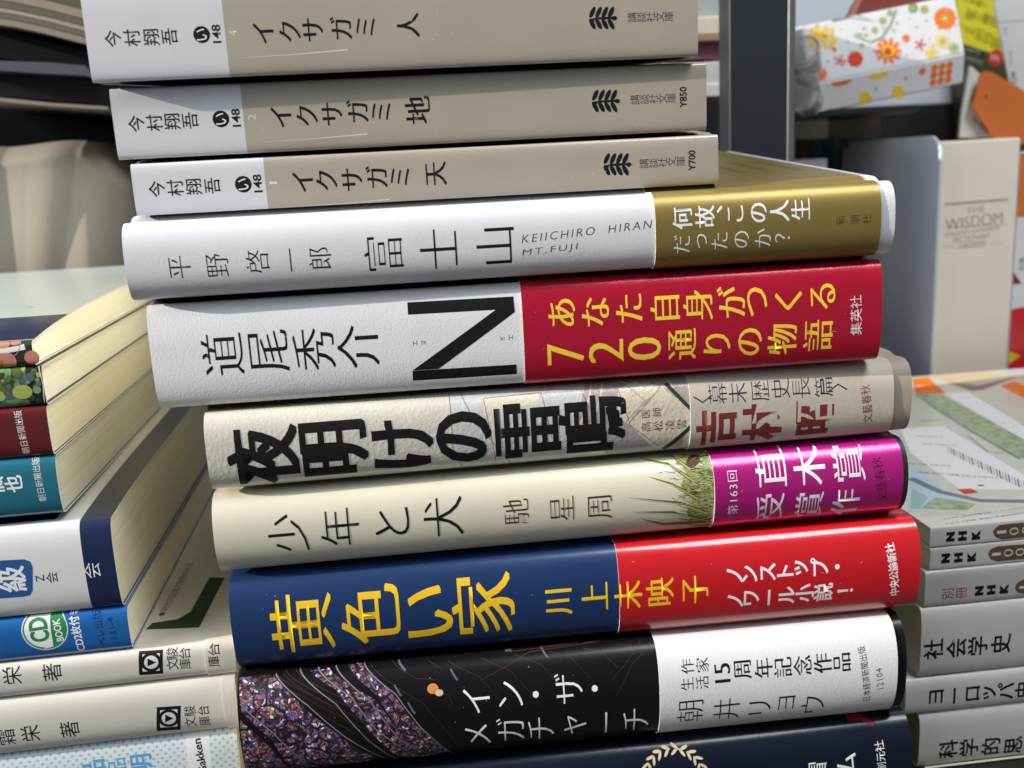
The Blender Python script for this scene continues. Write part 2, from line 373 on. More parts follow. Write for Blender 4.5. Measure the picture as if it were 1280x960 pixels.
def book(S, label, mats, segs, page=page_m, hard=True, group='books in the central stack', th=.35, off=0, inset=3):
    t = thing('book', S.O+S.g*S.W/2+S.d*S.L/2-S.up*S.T, label, 'book', group)
    j = shell(S, 'jacket', t, segs, mats, th, -th)
    block(S, 'page_block', t, page, inset, S.L-inset, 1.6 if hard else .5, 4 if hard else .6)
    return t, j
def bandof(S, t, mat, px0, px1, name='band'):
    """a paper band round the jacket between two pixels (given on the middle of the spine)"""
    u0 = S.pix(*px0)[0]; u1 = S.pix(*px1)[0]
    return shell(S, name, t, [(u0, u1, 0, 0, 0)], [mat], .22, .12), u0, u1
def leaf(P, px, py, w, h, m):
    """round tree mark: stem with paired lobes, lying on its side"""
    for i in range(4):
        fx = px-w*.36+i*w*.235
        for sg in (-1, 1):
            P.disc(fx-w*.05, py+sg*h*(.27-.0*i), w*.085, m, .01*(i+1), h*.27, 14, rot=sg*math.radians(28))
    P.disc(px-w*.43, py+h*.1, w*.1, m, .055, h*.08, 14)
    P.disc(px+w*.05, py, w*.45, m, .06, h*.055, 16)
    P.disc(px+w*.42, py, w*.1, m, .065, h*.1, 14)
# --- three paperbacks of one series
vol = [
 dict(label='grey-beige paperback with green back cover, topmost of the central stack', split=282, author=[(141,47.6),(165,46.6),(189,46),(212,45)], em=(252,42.6), n148=(270.5,41.6), vn=('4',291,41),
      ti=[(329.5,41),(362,38.7),(391,36.5),(426,34.5),(457,33)], last=('人',510,31,30), tree=(754,22), pub=[(790,21),(836,20)], price=None),
 dict(label='grey-beige paperback second from the top, priced 850 at its right end', split=305, author=[(170.4,154),(193,153),(215,151.5),(237.6,150)], em=(276,148), n148=(295,146.6), vn=('2',314.7,146),
      ti=[(351.5,146),(383.6,144),(415,141.7),(446.6,138.5),(476.5,139)], last=('地',522,137,34), tree=(757.6,125.7), pub=[(793.6,124),(839.6,122)], price=('Y850',854,121)),
 dict(label='thin grey-beige paperback third from the top, lying on the white and gold book', split=332.5, author=[(196,235.6),(219,234.3),(242,233),(265.5,231.6)], em=(304,229.7), n148=(322,228.7), vn=('1',341.6,228),
      ti=[(378.7,227),(408,224.7),(440,224),(470.6,220.5),(500,220.5)], last=('天',545,216.5,30), tree=(772,205), pub=[(805,204),(851,201)], price=('Y700',865,200))]
for S, v in zip(SP[:3], vol):
    ym = v['author'][0][1]
    u = S.pix(v['split'], ym)[0]
    t, j = book(S, v['label'], [grey_w, tan_j, dk_green], [(0, u, 0, 0, 2), (u, S.L, 1, 1, 2)], hard=False, inset=.4)
    P = Print(S)
    P.col('今村翔吾', v['author'], 20.5, 'gs', K)
    P.build('author_lettering', j); P = Print(S)
    x, y = v['em']; P.disc(x, y, 10.2, K); P.glyph('い', x, y, 17, 'g', WH, lay=.05)
    x, y = v['n148']; P.glyph('148', x, y, 0, 'gb', K, fit=(22, 10.5))
    c, x, y = v['vn']; P.glyph(c, x, y, 0, 'gl', LG, fit=(3 if c == '1' else 6.5, 9.5))
    P.build('number_lettering', j); P = Print(S)
    P.col('イクサガミ', v['ti'], 30, 'mb', K)
    c, x, y, q = v['last']; P.glyph(c, x, y, q, 'mb', K)
    P.build('title_lettering', j); P = Print(S)
    leaf(P, *v['tree'], 33, 27, K); P.build('tree_emblem', j); P = Print(S)
    P.col('講談社文庫', v['pub'], 12.5, 'gl', K)
    # painted reflection streak of the clear film, plus dust specks
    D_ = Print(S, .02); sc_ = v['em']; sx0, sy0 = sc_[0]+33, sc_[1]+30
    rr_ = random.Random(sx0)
    D_.line([(sx0+150, sy0-11), (sx0+80, sy0-5), (sx0, sy0)], .35, GLINT_DUST, 0, True); 
    for _ in range(26): D_.disc(rr_.uniform(sx0-150, sx0+560), sy0-30-rr_.uniform(-20, 30), rr_.uniform(.3, .8), GLINT_DUST, .01, n=6)
    D_.build('film_glint_and_dust', j)
    if v['price']: c, x, y = v['price']; P.glyph(c, x, y, 0, 'gb', K, fit=(25, 9))
    P.build('publisher_lettering', j)
# --- white book with gold band
S = SP[3]
t, j = book(S, 'white hardcover with gold paper band, fourth from the top of the central stack', [whiteB, beige2], [(0, S.L, 0, 0, 0)])
P = Print(S)
P.col('平野啓一郎', [(225,334),(272,331.7),(322,327),(363,325),(400,323)], 31, 'm', K)
P.glyph('富', 479.6, 317, 52, 'm', K, sx=.95); P.glyph('士', 548, 311.6, 54, 'm', K); P.glyph('山', 619.5, 307.5, 56, 'm', K, sy=.95)
P.glyph('KEIICHIRO  HIRAN', 734, 289.5, 0, 'gl', BR, rot=3.2, fit=(164, 10), space=1.3, skew=.25); P.glyph('MT.FUJI', 687.5, 313, 0, 'gl', BR, rot=3.2, fit=(69, 10), space=1.3, skew=.25)
P.build('lettering', j)
bd, u0, u1 = bandof(S, t, gold, (819, 280), (1101, 262))
P = Print(S)
P.col('何故、この人生', [(852.5,273),(880.6,271),(899,262),(919,267.5),(948,266),(974,264),(1000,262)], 27, 'mb', WH)
P.col('だったのか？', [(852,305),(877,301),(899,301),(926.6,299),(953,297),(977.5,297)], 25, 'm', WH)
P.col('新潮社', [(1050,275),(1068,274.7),(1083,274)], 12, 'gl', BR)
P.build('lettering', bd, base=.34)
# small printed lines on top of the band
TF = Flat(S.p3(0, 0, -.3), S.d, -(S.g+S.up*RISE/130))
P = Print(TF, .05)
for k, txt in enumerate(['けれども人は何を選んで', '生きてきたのだろうか', '運命の分かれ目に立つ', '五つの短い物語を収め', 'あの日のことを思い出す']):
    for i, ch in enumerate(txt): P.put([], [], BR)
    V, Fc = glyph(txt, 'gl'); hh = 4.2
    P.put([(152+k*8.2+b_*hh, -(52+ (a*hh*.9))) for a, b_, _ in V], Fc, BR)
P.build('lettering', bd)
# --- N book
S = SP[4]
t, j = book(S, 'white hardcover with a giant black letter N and crimson band, fifth from the top', [whiteA, blackj], [(0, S.L, 1, 0, 1)])
P = Print(S)
P.col('道尾秀介', [(278,443),(336,439),(392.6,436.7),(447.4,433.4)], 56, 'mm', K)
P.poly([(509,378),(641.5,370.5),(642.5,386),(510,393.5)], K); P.poly([(515.6,463.5),(645.5,455.5),(646,467.5),(516.2,476)], K, .02)
P.poly([(515.6,463),(641.5,370.5),(643.5,390),(548,461)], K, .04)
P.col('エヌ', [(519,429),(530,428.5)], 8, 'gl', K); P.col('ヌエ', [(627.6,423),(638.6,422)], 8, 'gl', K, rot=-90)
P.build('lettering', j)
bd, u0, u1 = bandof(S, t, crim, (653.5, 406), (1102, 385))
P = Print(S)
P.col('あなた自身がつくる', [(702,391),(744,389.5),(786,385.4),(831,384.7),(872,381.6),(913.4,377.5),(946,377),(985,376),(1028,370.6)], 40, 'mb', YL)
for ch, x, y, a, b_ in (('7',707,441.5,27,46),('2',757.6,438.8,29,44),('0',805.4,435.5,29,42)): P.glyph(ch, x, y, 0, 'mm', YL, fit=(a, b_))
P.col('通りの物語', [(852.5,430),(896,429),(937,427),(977.5,423.8),(1022,419)], 40, 'mb', YL)
P.glyph('集英社', 1069.5, 394, 0, 'g', LG, rot=92, fit=(50, 15))
P.build('lettering', bd, base=.34)
# --- embossed pearl book
S = SP[5]
t, j = book(S, 'pearly embossed hardcover with heavy black brush lettering and beige band, sixth from the top', [pearl, beige2], [(0, S.pix(862,497)[0]+2, 1, 0, 1), (S.pix(862,497)[0]+2, S.L, 1, 1, 1)])
P = Print(S, .01)
A = P.poly
A([(560,483),(730,462),(700,600),(575,610)], SB and paper('wash_blue', (.50,.52,.50), .3, .12, 900, coat=.5)); 
wp = paper('wash_pink', (.42,.34,.30), .3, .12, 900, coat=.5); wg = paper('wash_green', (.40,.42,.34), .3, .12, 900, coat=.5)
wc = paper('wash_cream', (.62,.56,.44), .3, .14, 900, coat=.5); wm = paper('wash_mauve', (.36,.32,.31), .35, .12, 900, coat=.4)
A([(728,462),(858,462),(862,500),(850,560),(760,570),(720,520)], wm, .01)
A([(602,497),(676,491),(672,505),(624,512),(618,578),(632,590),(618,604)], wc, .02)
for k in range(5): P.line([(722+7*k,462),(700+7*k,560)], .5, wp if k % 2 else wc, .03)
for k in range(6): P.line([(770+k*15,462+k),(812+k*9,490+k*2),(800,505+k*3)], .35, wp if k % 2 else wc, .03)
A([(772,486),(792,478),(830,483),(806,501),(785,530),(771,520)], wc, .035)
A([(786,530),(826,482),(862,512),(862,531),(828,561),(814,558)], wc, .045)
A([(829,480),(834,478),(864,509),(864,515)], DG, .05); A([(827,560),(832,562),(864,536),(864,530)], DG, .05)
for a in ([(574,484),(590,520),(640,600)],[(604,498),(620,578),(612,606)],[(676,491),(690,548)],[(772,486),(788,532),(830,575)],[(826,482),(786,530),(830,562)],
          [(560,486),(566,560),(580,600)],[(735,463),(728,492),(760,560)],[(690,560),(745,532)],[(778,478),(806,500),(782,528)],[(604,498),(676,491)]): P.line(a, .16, MV, .055)
P.build('printed_drawing', j)
P = Print(S, .045)
for ch, x, y, q in (('夜',329,571,88),('明',418,561,88),('け',504,555.7,84),('の',580,547,86),('雷',660,538.7,88),('鳴',741,531,87)): P.glyph(ch, x, y, q, 'b', K, sx=.83, sy=1.03)
P.col('医師', [(807,517),(821,515)], 12, 'mm', RB, lay=.02); P.col('高松凌雲', [(807.5,533.7),(852,530)], 13.5, 'mm', RB, lay=.02)
P.build('lettering', j)
bd, u0, u1 = bandof(S, t, beige, (862, 497), (1117, 488))
P = Print(S)
P.col('〈幕末歴史長篇〉', [(878,499),(896.6,492.5),(921.7,491.6),(950,489),(975,486),(1001,485),(1029,484),(1047,484)], 26, 'm', NV)
P.col('吉村昭', [(895,534),(952.6,528),(1018,521.5)], 52, 'gx', RB, sx=.9)
P.glyph('文藝春秋', 1083, 505, 0, 'g', RB, rot=97, fit=(49, 13))
P.build('lettering', bd, base=.34)
# --- ivory book with grass
S = SP[6]
t, j = book(S, 'ivory hardcover with painted grass and a magenta foil band, seventh from the top', [ivory, dk_edge], [(0, S.pix(893,602)[0]+3, 0, 0, 0), (S.pix(893,602)[0]+3, S.L, 1, 1, 1)])
P = Print(S, .01)
gm1 = paper('painted_meadow', (.2,.2,.06), .35, .1, 700, coat=.4, grain=(700, (.10,.09,.03), (.40,.37,.17)))
P.poly([(846,566),(862,561),(884,558),(893,602),(886,658),(868,659),(858,640),(866,625),(850,610),(858,590),(845,580)], gm1)
rg = random.Random(3)
cols = [MG, LM, GM, TN, BR, DG, LM, TN, GM]
for i in range(620):
    x = 893-abs(rg.gauss(0, 20)); y = rg.uniform(560, 660)
    l = rg.uniform(5, 20); a = rg.gauss(0, .35)
    if x-l < 782: continue
    P.line([(x, y), (x-l*.5, y-math.sin(a)*l*.4), (x-l*math.cos(a), y-math.sin(a)*l)], rg.uniform(.08, .3), cols[rg.randrange(9)], .005+.0001*i, True)
for a in ([(885,650),(840,640),(790,640)],[(880,640),(850,628),(786,622)],[(870,622),(840,605),(812,596)],[(865,600),(835,580),(800,572)],[(860,585),(840,570),(820,560)],[(882,652),(830,655),(800,648)]):
    P.line(a, 1.1, MG, .05, True); P.line([(x_+3, y_+2) for x_, y_ in a], .5, LM, .055, True)
P.disc(866, 577, 10, BR, .057, 5, rot=.3)
P.build('printed_drawing', j)
P = Print(S, .05)
P.glyph('少', 360, 667.6, 54, 'm', K); P.glyph('年', 424.7, 659.6, 52, 'm', K); P.glyph('と', 490, 652.8, 54, 'm', K); P.glyph('犬', 554, 646.9, 54, 'm', K)
P.col('馳星周', [(645,640),(702.5,636),(750,634.5)], 35, 'm', BR)
P.build('lettering', j)
bd, u0, u1 = bandof(S, t, magen, (892.5, 602), (1128.5, 585))
P = Print(S)
P.glyph('第163回', 916, 617, 0, 'm', WH, rot=90, fit=(56, 13), space=1.2)
P.col('直木賞', [(962.7,587),(1011,584.6),(1060.6,581)], 44, 'mb', WH); P.col('受賞作', [(962,633),(1011,630.5),(1056.5,628)], 38, 'mb', WH)
P.glyph('文藝春秋', 1100, 600.5, 0, 'm', K, rot=99, fit=(57, 13.5))
P.build('lettering', bd, base=.34)
# --- blue book
S = SP[7]
t, j = book(S, 'dark blue hardcover with yellow title and glossy red band, eighth from the top', [bluej, dk_edge], [(0, S.pix(774,720)[0]+3, 0, 0, 0), (S.pix(774,720)[0]+3, S.L, 1, 1, 1)])
P = Print(S)
for ch, x, y, q in (('黄',377.5,780.8,82),('色',463,770,80),('い',537,765.7,80),('家',604,757,84)):
    P.glyph(ch, x, y, q, 'mb', YD, lay=.02)
P.glyph('川', 698.7, 753, 38, 'mb', YD); P.glyph('上', 743.4, 746.4, 38, 'mb', YD)
P.build('lettering', j)
bd, u0, u1 = bandof(S, t, redb, (773.5, 730), (1150.5, 700))
P = Print(S)
P.col('未映子', [(785,743.6),(824.7,739.5),(869,736.7)], 38, 'mb', YD)
P.build('lettering', bd, base=.34)
P = Print(S)
P.col('ノンストップ・', [(918,719),(936.4,717),(959.6,715),(981,713),(1001,709),(1023.8,708),(1046,708)], 25, 'gb', WH)
P.col('ノワール小説！', [(919,750.5),(939,746.4),(960.8,746.4),(983,743.6),(1005.5,740.8),(1028.6,739.5),(1056,737.5)], 25, 'gb', WH)
P.glyph('中央公論新社', 1116, 713, 0, 'gb', WH, rot=97, fit=(70, 12.5))
P.build('lettering', bd, base=.34)
# --- black stained glass book
S = SP[8]
t, j = book(S, 'black hardcover with stained-glass print and embossed white band, ninth from the top', [blackj, blackj], [(0, S.L, 0, 0, 0)])
P = Print(S, .01)
for a in ([(300,845),(345,843),(375,880),(425,920),(470,948),(440,972),(375,972),(340,925),(302,890)],
          [(388,838),(412,832),(470,875),(500,915),(548,945),(505,950),(450,900),(420,862)],
          [(435,828),(452,826),(490,865),(520,905),(562,940),(540,944),(505,920),(470,868)],
          [(300,900),(340,935),(372,972),(312,972)]): P.poly(a, gem)
for a in ([(300,880),(340,915),(372,945),(392,972)],[(375,836),(420,880),(460,925),(505,958)],[(420,830),(462,875),(500,925),(552,950)],[(345,842),(385,882),(430,920),(480,948)],[(398,832),(440,872),(470,912),(530,948)],[(455,825),(495,868),(525,908),(570,944)]): P.line(a, .42, KG, .02); P.line(a, .13, SLV, .03)
for k_ in range(7): P.line([(312+k_*6+k_*k_*.6,846-k_*1.5),(352+k_*11,880-k_*2),(400+k_*16,916-k_*3),(470+k_*19,952-k_*2)], .10, BR, .028)
for k_ in range(6): P.line([(560+k_*42,826-k_*4),(600+k_*38,846-k_*8),(640+k_*33,890-k_*14)], .08, BR, .028)
for a in ([(355,842),(410,880),(450,915),(500,952)],[(462,824),(530,880),(580,935)],[(640,812),(740,800),(815,795)],[(600,850),(660,815),(760,800)],[(770,870),(790,830),(815,800)],[(765,850),(792,815),(800,798)],
          [(490,826),(520,848),(545,850),(552,835),(535,825)],[(545,868),(560,868),(566,880),(560,884)]): P.line(a, .09, BR, .03)
for x, y in ((505,838),(500,870),(517,892),(468,862),(637,812),(683,822),(570,850)): P.line([(x-7,y-14),(x,y-2),(x+2,y)], .5, SL, .03)
P.disc(541, 861, 7, paper('amber', (.55,.25,.07), .3, coat=.5), .04, 6); P.disc(549, 866, 5, TN, .045, 4)
P.build('printed_drawing', j)
P = Print(S, .05)
P.col('イン・ザ・', [(596,876.5),(638,868),(669.7,868),(711,861),(743.4,860.6)], 41, 'm', WH)
P.col('メガチャーチ', [(597.5,919),(638,911.8),(676.4,911),(719,906),(757.7,904),(795,900)], 41, 'm', WH)
P.build('lettering', j)
bd, u0, u1 = bandof(S, t, wband, (823.5, 845), (1121, 812))
P = Print(S)
P.col('作家', [(859,833),(877.5,831)], 18, 'mm', K); P.col('生活', [(858.4,854.5),(877.5,852.5)], 18, 'mm', K)
P.glyph('15', 902.7, 841, 0, 'mb', K, fit=(24, 20))
P.col('周年記念作品', [(928,837),(954,835),(978,833.8),(1002.6,831.8),(1027.8,829),(1052,827.7)], 25, 'mb', K)
P.col('朝井リョウ', [(862.5,888.6),(908,885.8),(949.4,883.8),(983,877.7),(1015.6,879.7)], 36, 'm', K)
P.glyph('日本経済新聞出版', 1081.4, 844, 0, 'g', K, rot=97, fit=(75, 10)); P.glyph('12104', 1099, 848, 0, 'gl', K, rot=97, fit=(29, 8), space=1.1)
P.build('lettering', bd, base=.34)
# dust, nicks and small scratches on the jackets
for S_, (xa_, ya_, xb_, yb_) in zip(SP[3:], ((170,325,810,290),(200,440,1090,390),(270,560,1120,490),(280,660,1120,590),(300,775,1140,700),(310,900,1110,820))):
    par = [o for o in bpy.data.objects if o.type == 'EMPTY' and (Vector(o.location)-Vector(W(S_.O+S_.g*S_.W/2+S_.d*S_.L/2-S_.up*S_.T))).length < 1e-4][0]
    D_ = Print(S_, .40); rr_ = random.Random(xa_+ya_)
    for _ in range(16):
        f_ = rr_.random(); D_.disc(xa_+(xb_-xa_)*f_, ya_+(yb_-ya_)*f_+rr_.uniform(-36, 36), rr_.uniform(.2, .5), GLINT_DUST, .01, n=6)
    for _ in range(3):
        f_ = rr_.random(); x_, y_ = xa_+(xb_-xa_)*f_, ya_+(yb_-ya_)*f_+rr_.uniform(-30, 30)
        D_.line([(x_, y_), (x_+rr_.uniform(2, 7), y_+rr_.uniform(-4, 4))], .10, GLINT_DUST, .01, True)
    D_.build('dust', par)['kind'] = 'stuff'
# --- navy book at the foot of the picture
navyb = paper('navy_gloss', (.005,.008,.018), .25, .01, 1500, coat=.25, var=.3, spec=.3)
S = Spine((-54, 254.5, BOT), .001, -BOT+0-ZO and (ZO+BOT)-.2, 190, 128, 8.5, 2.2, hg=.6)
t, j = book(S, 'very dark navy hardcover with a golden laurel wreath, lowest of the central stack', [navyb], [(0, S.L, 0, 0, 0)])
P = Print(S)
for i in range(-5, 6):
    a = math.radians(90+i*17); x, y = 843+36*math.cos(a), 972-36*math.sin(a)
    tn = a+math.pi/2*(-1 if i < 0 else 1)
    for r_, dl in ((3.2, -.6), (-3.2, .6)):
        P.disc(x+r_*math.cos(a), y-r_*math.sin(a), 5.6, TN, .01, 1.7, 12, rot=tn+(dl if i >= 0 else -dl))
P.glyph('創元社', 1101, 946, 0, 'g', WH, rot=95, fit=(40, 12)); P.glyph('ム', 1058, 955, 30, 'mb', WH); P.glyph('冒', 1022, 962, 26, 'g', WH)
P.line([(1055,893),(1075,896),(1092,905)], .9, RD)
P.build('lettering', j)
# ================================================================== LEFT STACK
LY = .030; YL0 = 258.0
def zat(px, py, y=YL0): return at(px, py, y=y).z
lz = [zat(40,407), zat(50,456), zat(62,505), zat(70,567), zat(76,640), zat(157,755), zat(165,808), zat(292,837), zat(298,905), -ZO]
lx = [at(*p, y=YL0).x for p in ((43,430),(58,480),(66,538),(77,600),(150,710),(165,782),(294,815),(297,870),(300,940))]
ll = [200,200,200,200,190,200,205,205,230]; lw = [182,182,182,182,150,148,182,182,182]
lb = [(2,4,3.6),(2,4,0),(2.5,4,0),(3,3,0),(3.5,3,2.2),(3,3,0),(3,3,0),(4,2.6,0),(3,3,0)]
def lspine(i):
    L = ll[i]; T = lz[i]-lz[i+1]-.15; d = Vector((math.cos(LY), math.sin(LY), 0))
    O = Vector((lx[i], YL0, lz[i]))-d*L
    return Spine(O, LY, T-0.0, L, lw[i], lb[i][0], lb[i][1])
LG_ = 'books in the left stack'
def lbook(i, name, label, mats, segs=None, page=page_m, cat='book', droop=True, inset=.5):
    S = lspine(i)
    if lb[i][2]: S = Spine(S.O, LY, S.T, S.L, S.W, lb[i][0], lb[i][1], droop=lb[i][2])
    t = thing(name, S.O+S.g*S.W/2+S.d*S.L/2-S.up*S.T, label, cat, LG_)
    j = shell(S, 'jacket' if name == 'book' else 'cover', t, segs(S) if segs else [(0, S.L, 0, 0, 0)], mats, .35, -.35)
    block(S, 'page_block', t, page, inset, S.L-inset, .45, .8)
    return S, t, j
teal_w = paper('pale_teal_cover', (.50,.56,.55), .35, coat=.4, var=.03); circ = paper('print_salmon', (.55,.22,.16), .35, coat=.5, var=.15, vscale=300)
mosaic = paper('mosaic_print', (.1,.2,.08), .35, .03, 700, coat=.5, grain=(420, (.02,.05,.04), (.16,.30,.12)))
dkred = paper('dark_red_gloss', (.11,.01,.012), .25, coat=.7, var=.12); teal = paper('teal_gloss', (.015,.14,.20), .25, coat=.6, var=.08)
offw = paper('off_white_cover', (.68,.67,.66), .38, coat=.4, var=.03); navyc = paper('navy_cover', (.012,.02,.065), .3, coat=.5)
cobalt = paper('cobalt_gloss', (.012,.11,.36), .22, coat=.8, var=.1, coatr=.08); page_b = pages('page_edges_bright', (.80,.78,.65), (.88,.87,.77)); page_y = pages('page_edges_yellow', (.74,.68,.50), (.82,.77,.60))
cream = paper('cream_cover', (.60,.57,.52), .4, coat=.3, var=.04)
dotm = dots('dotted_print', (.60,.66,.68), (.30,.44,.52), 620)
# magazine with salmon and black discs
S, t, j = lbook(0, 'magazine', 'thick magazine with pale teal cover and salmon-and-black disc spine, topmost of the left stack', [teal_w, paper('spine_black', (.03,.025,.03), .3, coat=.5, var=.2)], lambda S: [(0, S.L, 0, 1, 0)], cat='magazine', page=page_b)
P = Print(S, .04)
for x, y, r, m in ((12,418,15,circ),(-8,432,13,circ),(34,415,9,circ),(40,447,9,circ),(8,452,12,circ),(32,428,7,DG),(-5,455,9,OR),(-16,414,14,WH)): P.disc(x, y, r, m, .01*(r % 3)+.004)
P.poly([(-20,431),(2,436),(24,432),(30,430),(32,437),(10,441),(-20,443)], PK and WH, .04); P.ring(5, 428, 20, 21, PK, .05)
P.build('printed_drawing', j)
TF = Flat(S.p3(0, 0, -.02), S.d, -S.g); P = Print(TF, .08)
def topstrip(P, S, y0, y1, m, s0=0, s1=None, dz=0, lay=0):
    """strip of the top cover between two depths behind the spine, following the cover's droop"""
    s1 = S.L if s1 is None else s1; pts = []; n = 14
    prof = [(y, t) for y, t in S.prof[:S.i0+3]]
    def tz(y):
        for (a, ta), (b_, tb) in zip(prof, prof[1:]):
            if b_ <= y <= a: return ta+(tb-ta)*(a-y)/max(1e-9, a-b_)
        return prof[-1][1]
    ys = sorted(set([y0, y1]+[p[0] for p in prof if y0 < p[0] < y1]))
    V = []; Fc = []
    for y in ys: V += [S.p3(s0, y, tz(y)-.05-lay), S.p3(s1, y, tz(y)-.05-lay)]
    for i in range(len(ys)-1): Fc.append([2*i, 2*i+1, 2*i+3, 2*i+2])
    return V, Fc, tz
V, Fc, tz = topstrip(None, S, .6, 30, None); put('printed_stripe', V, Fc, navyc, j, smooth=True)
q = at(37, 390, z=lz[0]-2.2); V, Fc = glyph('S', 'm')
put('lettering', [Vector((q.x, q.y, 0))+Vector((a*6*math.cos(.5)-b_*9*.5, b_*9+a*3, 0))+Vector((0, 0, S.O.z-tz(q.y-YL0)+.12+.002*k)) for a, b_, k in V], Fc, PB, j)
# green mosaic magazine
S, t, j = lbook(1, 'magazine', 'magazine with green mosaic spine, second from the top of the left stack', [mosaic, paper('spine_end_black', (.01,.01,.01), .4)], lambda S: [(0, S.L-4, 0, 0, 0), (S.L-4, S.L, 1, 1, 1)], cat='magazine', inset=1, page=page_b)
P = Print(S, .04)
rg = random.Random(5)
for i in range(60): P.disc(rg.uniform(-25, 50), rg.uniform(460, 503), rg.uniform(2, 6), [GM, MG, SL, LM, DG][rg.randrange(5)], .01+.001*i, n=9)
P.disc(28, 490, 12, LM, .075, 9); P.line([(49,458),(54,480),(56,503)], .25, LG, .08); P.build('printed_drawing', j)
# red and teal books
S, t, j = lbook(2, 'book', 'dark red glossy book, third from the top of the left stack', [dkred], page=page_y)
P = Print(S); P.glyph('朝日新聞出版', 27, 541, 0, 'g', LG, rot=93, fit=(56, 9.5)); P.build('lettering', j)
S, t, j = lbook(3, 'book', 'teal glossy book, fourth from the top of the left stack', [teal], page=page_g)
P = Print(S); P.glyph('朝日新聞出版', 48, 600, 0, 'g', LG, rot=93, fit=(56, 9.5)); P.glyph('也', 17, 605, 22, 'gb', WH); P.glyph('徹', -6, 607, 22, 'gb', WH); P.build('lettering', j)
# white and navy book
S = lspine(4)
def seg5(S): u = S.pix(104, 700)[0]; return [(0, u, 0, 0, 0), (u, S.L, 1, 1, 1)]
S, t, j = lbook(4, 'book', 'thick white book with navy right-hand stripe, fifth from the top of the left stack', [offw, navyc], seg5, page=page_g)
P = Print(S)
P.poly([(-40,703),(30,699),(38,702),(41,709),(41,738),(38,744),(30,746),(-40,751)], BG); P.glyph('級', 15, 724, 34, 'gb', WH, lay=.02)
P.glyph('Z', 50, 723, 14, 'g', NV); P.glyph('会', 65, 722, 15, 'g', NV); P.glyph('会', 115, 713, 22, 'gl', WH)
P.build('lettering', j)
V, Fc, tz = topstrip(None, S, 1, 22, None, 0, S.pix(66, 660)[0], lay=.03); put('printed_stripe', V, Fc, navyc, j, smooth=True)
# cd book
S, t, j = lbook(5, 'book', 'cobalt blue language book with green and white CD badge in the left stack', [cobalt], page=page_y)
P = Print(S)
P.disc(56, 787, 28, LG); P.disc(56, 787, 26.5, GR, .01); P.disc(56, 787, 24.5, WH, .02, 24, a0=92, a1=268); P.poly([(56,763),(65,763.5),(67,808),(56,811)], WH, .03)
P.glyph('CD', 48.5, 788, 0, 'gx', GR, rot=93, fit=(31, 23), lay=.045); P.glyph('BOOK', 72.5, 788, 0, 'gb', WH, rot=95, fit=(29, 9), lay=.04)
P.glyph('CD2枚付き', 95, 788, 0, 'gb', WH, rot=94, fit=(58, 12.5)); P.glyph('ベレ出版', 124, 786, 0, 'g', NV, rot=94, fit=(46, 11)); P.glyph('131-4', 140, 785, 0, 'g', NV, rot=94, fit=(28, 8))
P.build('lettering', j)
# two white series books
def logo(P, x, y, m=K):
    h = 15; r = [(-h,-h+1),(h,-h-1),(h,h-1),(-h,h+1)]
    P.poly([(x+a, y+b_) for a, b_ in r], m); P.poly([(x+a*.72, y+b_*.72) for a, b_ in r], LG, .01)
    P.disc(x, y, 12.5, m, .02); P.disc(x, y, 8.6, LG, .03); P.poly([(x-4.5,y-5),(x+6,y),(x-4.5,y+5)], m, .045)
lab = ['cream-white textbook with green-framed cover, upper of the two alike in the left stack', 'cream-white textbook under its twin, lower of the two alike in the left stack']
for i, k in ((6, 0), (7, 1)):
    S, t, j = lbook(i, 'book', lab[k], [cream])
    u = S.pix(257 if k == 0 else 281, 825 if k == 0 else 890)[0]
    lp = shell(S, 'band', t, [(u, S.L+.4, 0, 0, 0)], [cream], .3, .05)
    P = Print(S)
    if k == 0:
        P.glyph('栄', 15, 845, 24, 'g', K); P.glyph('著', 65, 841, 24, 'g', K); P.build('author_lettering', j); P = Print(S); logo(P, 189, 828)
        P.col('駿台', [(215,818),(230.5,817)], 15, 'g', K); P.col('文庫', [(215.5,831),(231.5,830)], 15, 'g', K)
        P.build('lettering', j)
        Q = Print(S); Q.glyph('台', 267.5, 812, 15, 'g', K); Q.glyph('庫', 267.5, 826, 15, 'g', K); Q.build('lettering', lp, base=.36)
        # green frame and a line of writing on the top cover
        zt = lz[6]; TF = Flat(Vector((0, YL0, zt)), S.d, -S.g); P = Print(TF, .06)
        P.poly([(182,787),(249,784.5),(281,722),(262,722),(238,765),(222,774),(190,779)], DG)
        P.glyph('●現代文記述力強化の方法', 221, 735, 0, 'g', KG, rot=88, fit=(158, 9)) 
        P.build('printed_drawing', j)
    else:
        P.glyph('霜', 8, 922, 24, 'g', K); P.glyph('栄', 38, 917, 24, 'g', K); P.glyph('著', 87, 912, 24, 'g', K); P.build('author_lettering', j); P = Print(S); logo(P, 211, 898)
        P.col('駿台', [(237,889),(254,888)], 15, 'g', K); P.col('文庫', [(238,903),(256,901.5)], 15, 'g', K)
        P.build('lettering', j)
S, t, j = lbook(8, 'book', 'pale blue dotted book, lowest of the left stack', [dotm, paper('label_white', (.72,.73,.72), .4)], lambda S: [(0, S.pix(233,940)[0], 0, 0, 0), (S.pix(233,940)[0], S.pix(262,940)[0], 0, 1, 0), (S.pix(262,940)[0], S.L, 0, 0, 0)])
P = Print(S); P.glyph('Gakken', 250, 946, 0, 'gb', K, rot=95, fit=(47, 10)); P.glyph('品', 118, 963, 30, 'gb', SB); P.glyph('品', 147, 958, 24, 'g', SB); P.glyph('明', 177, 955, 28, 'gb', SB); P.build('lettering', j)

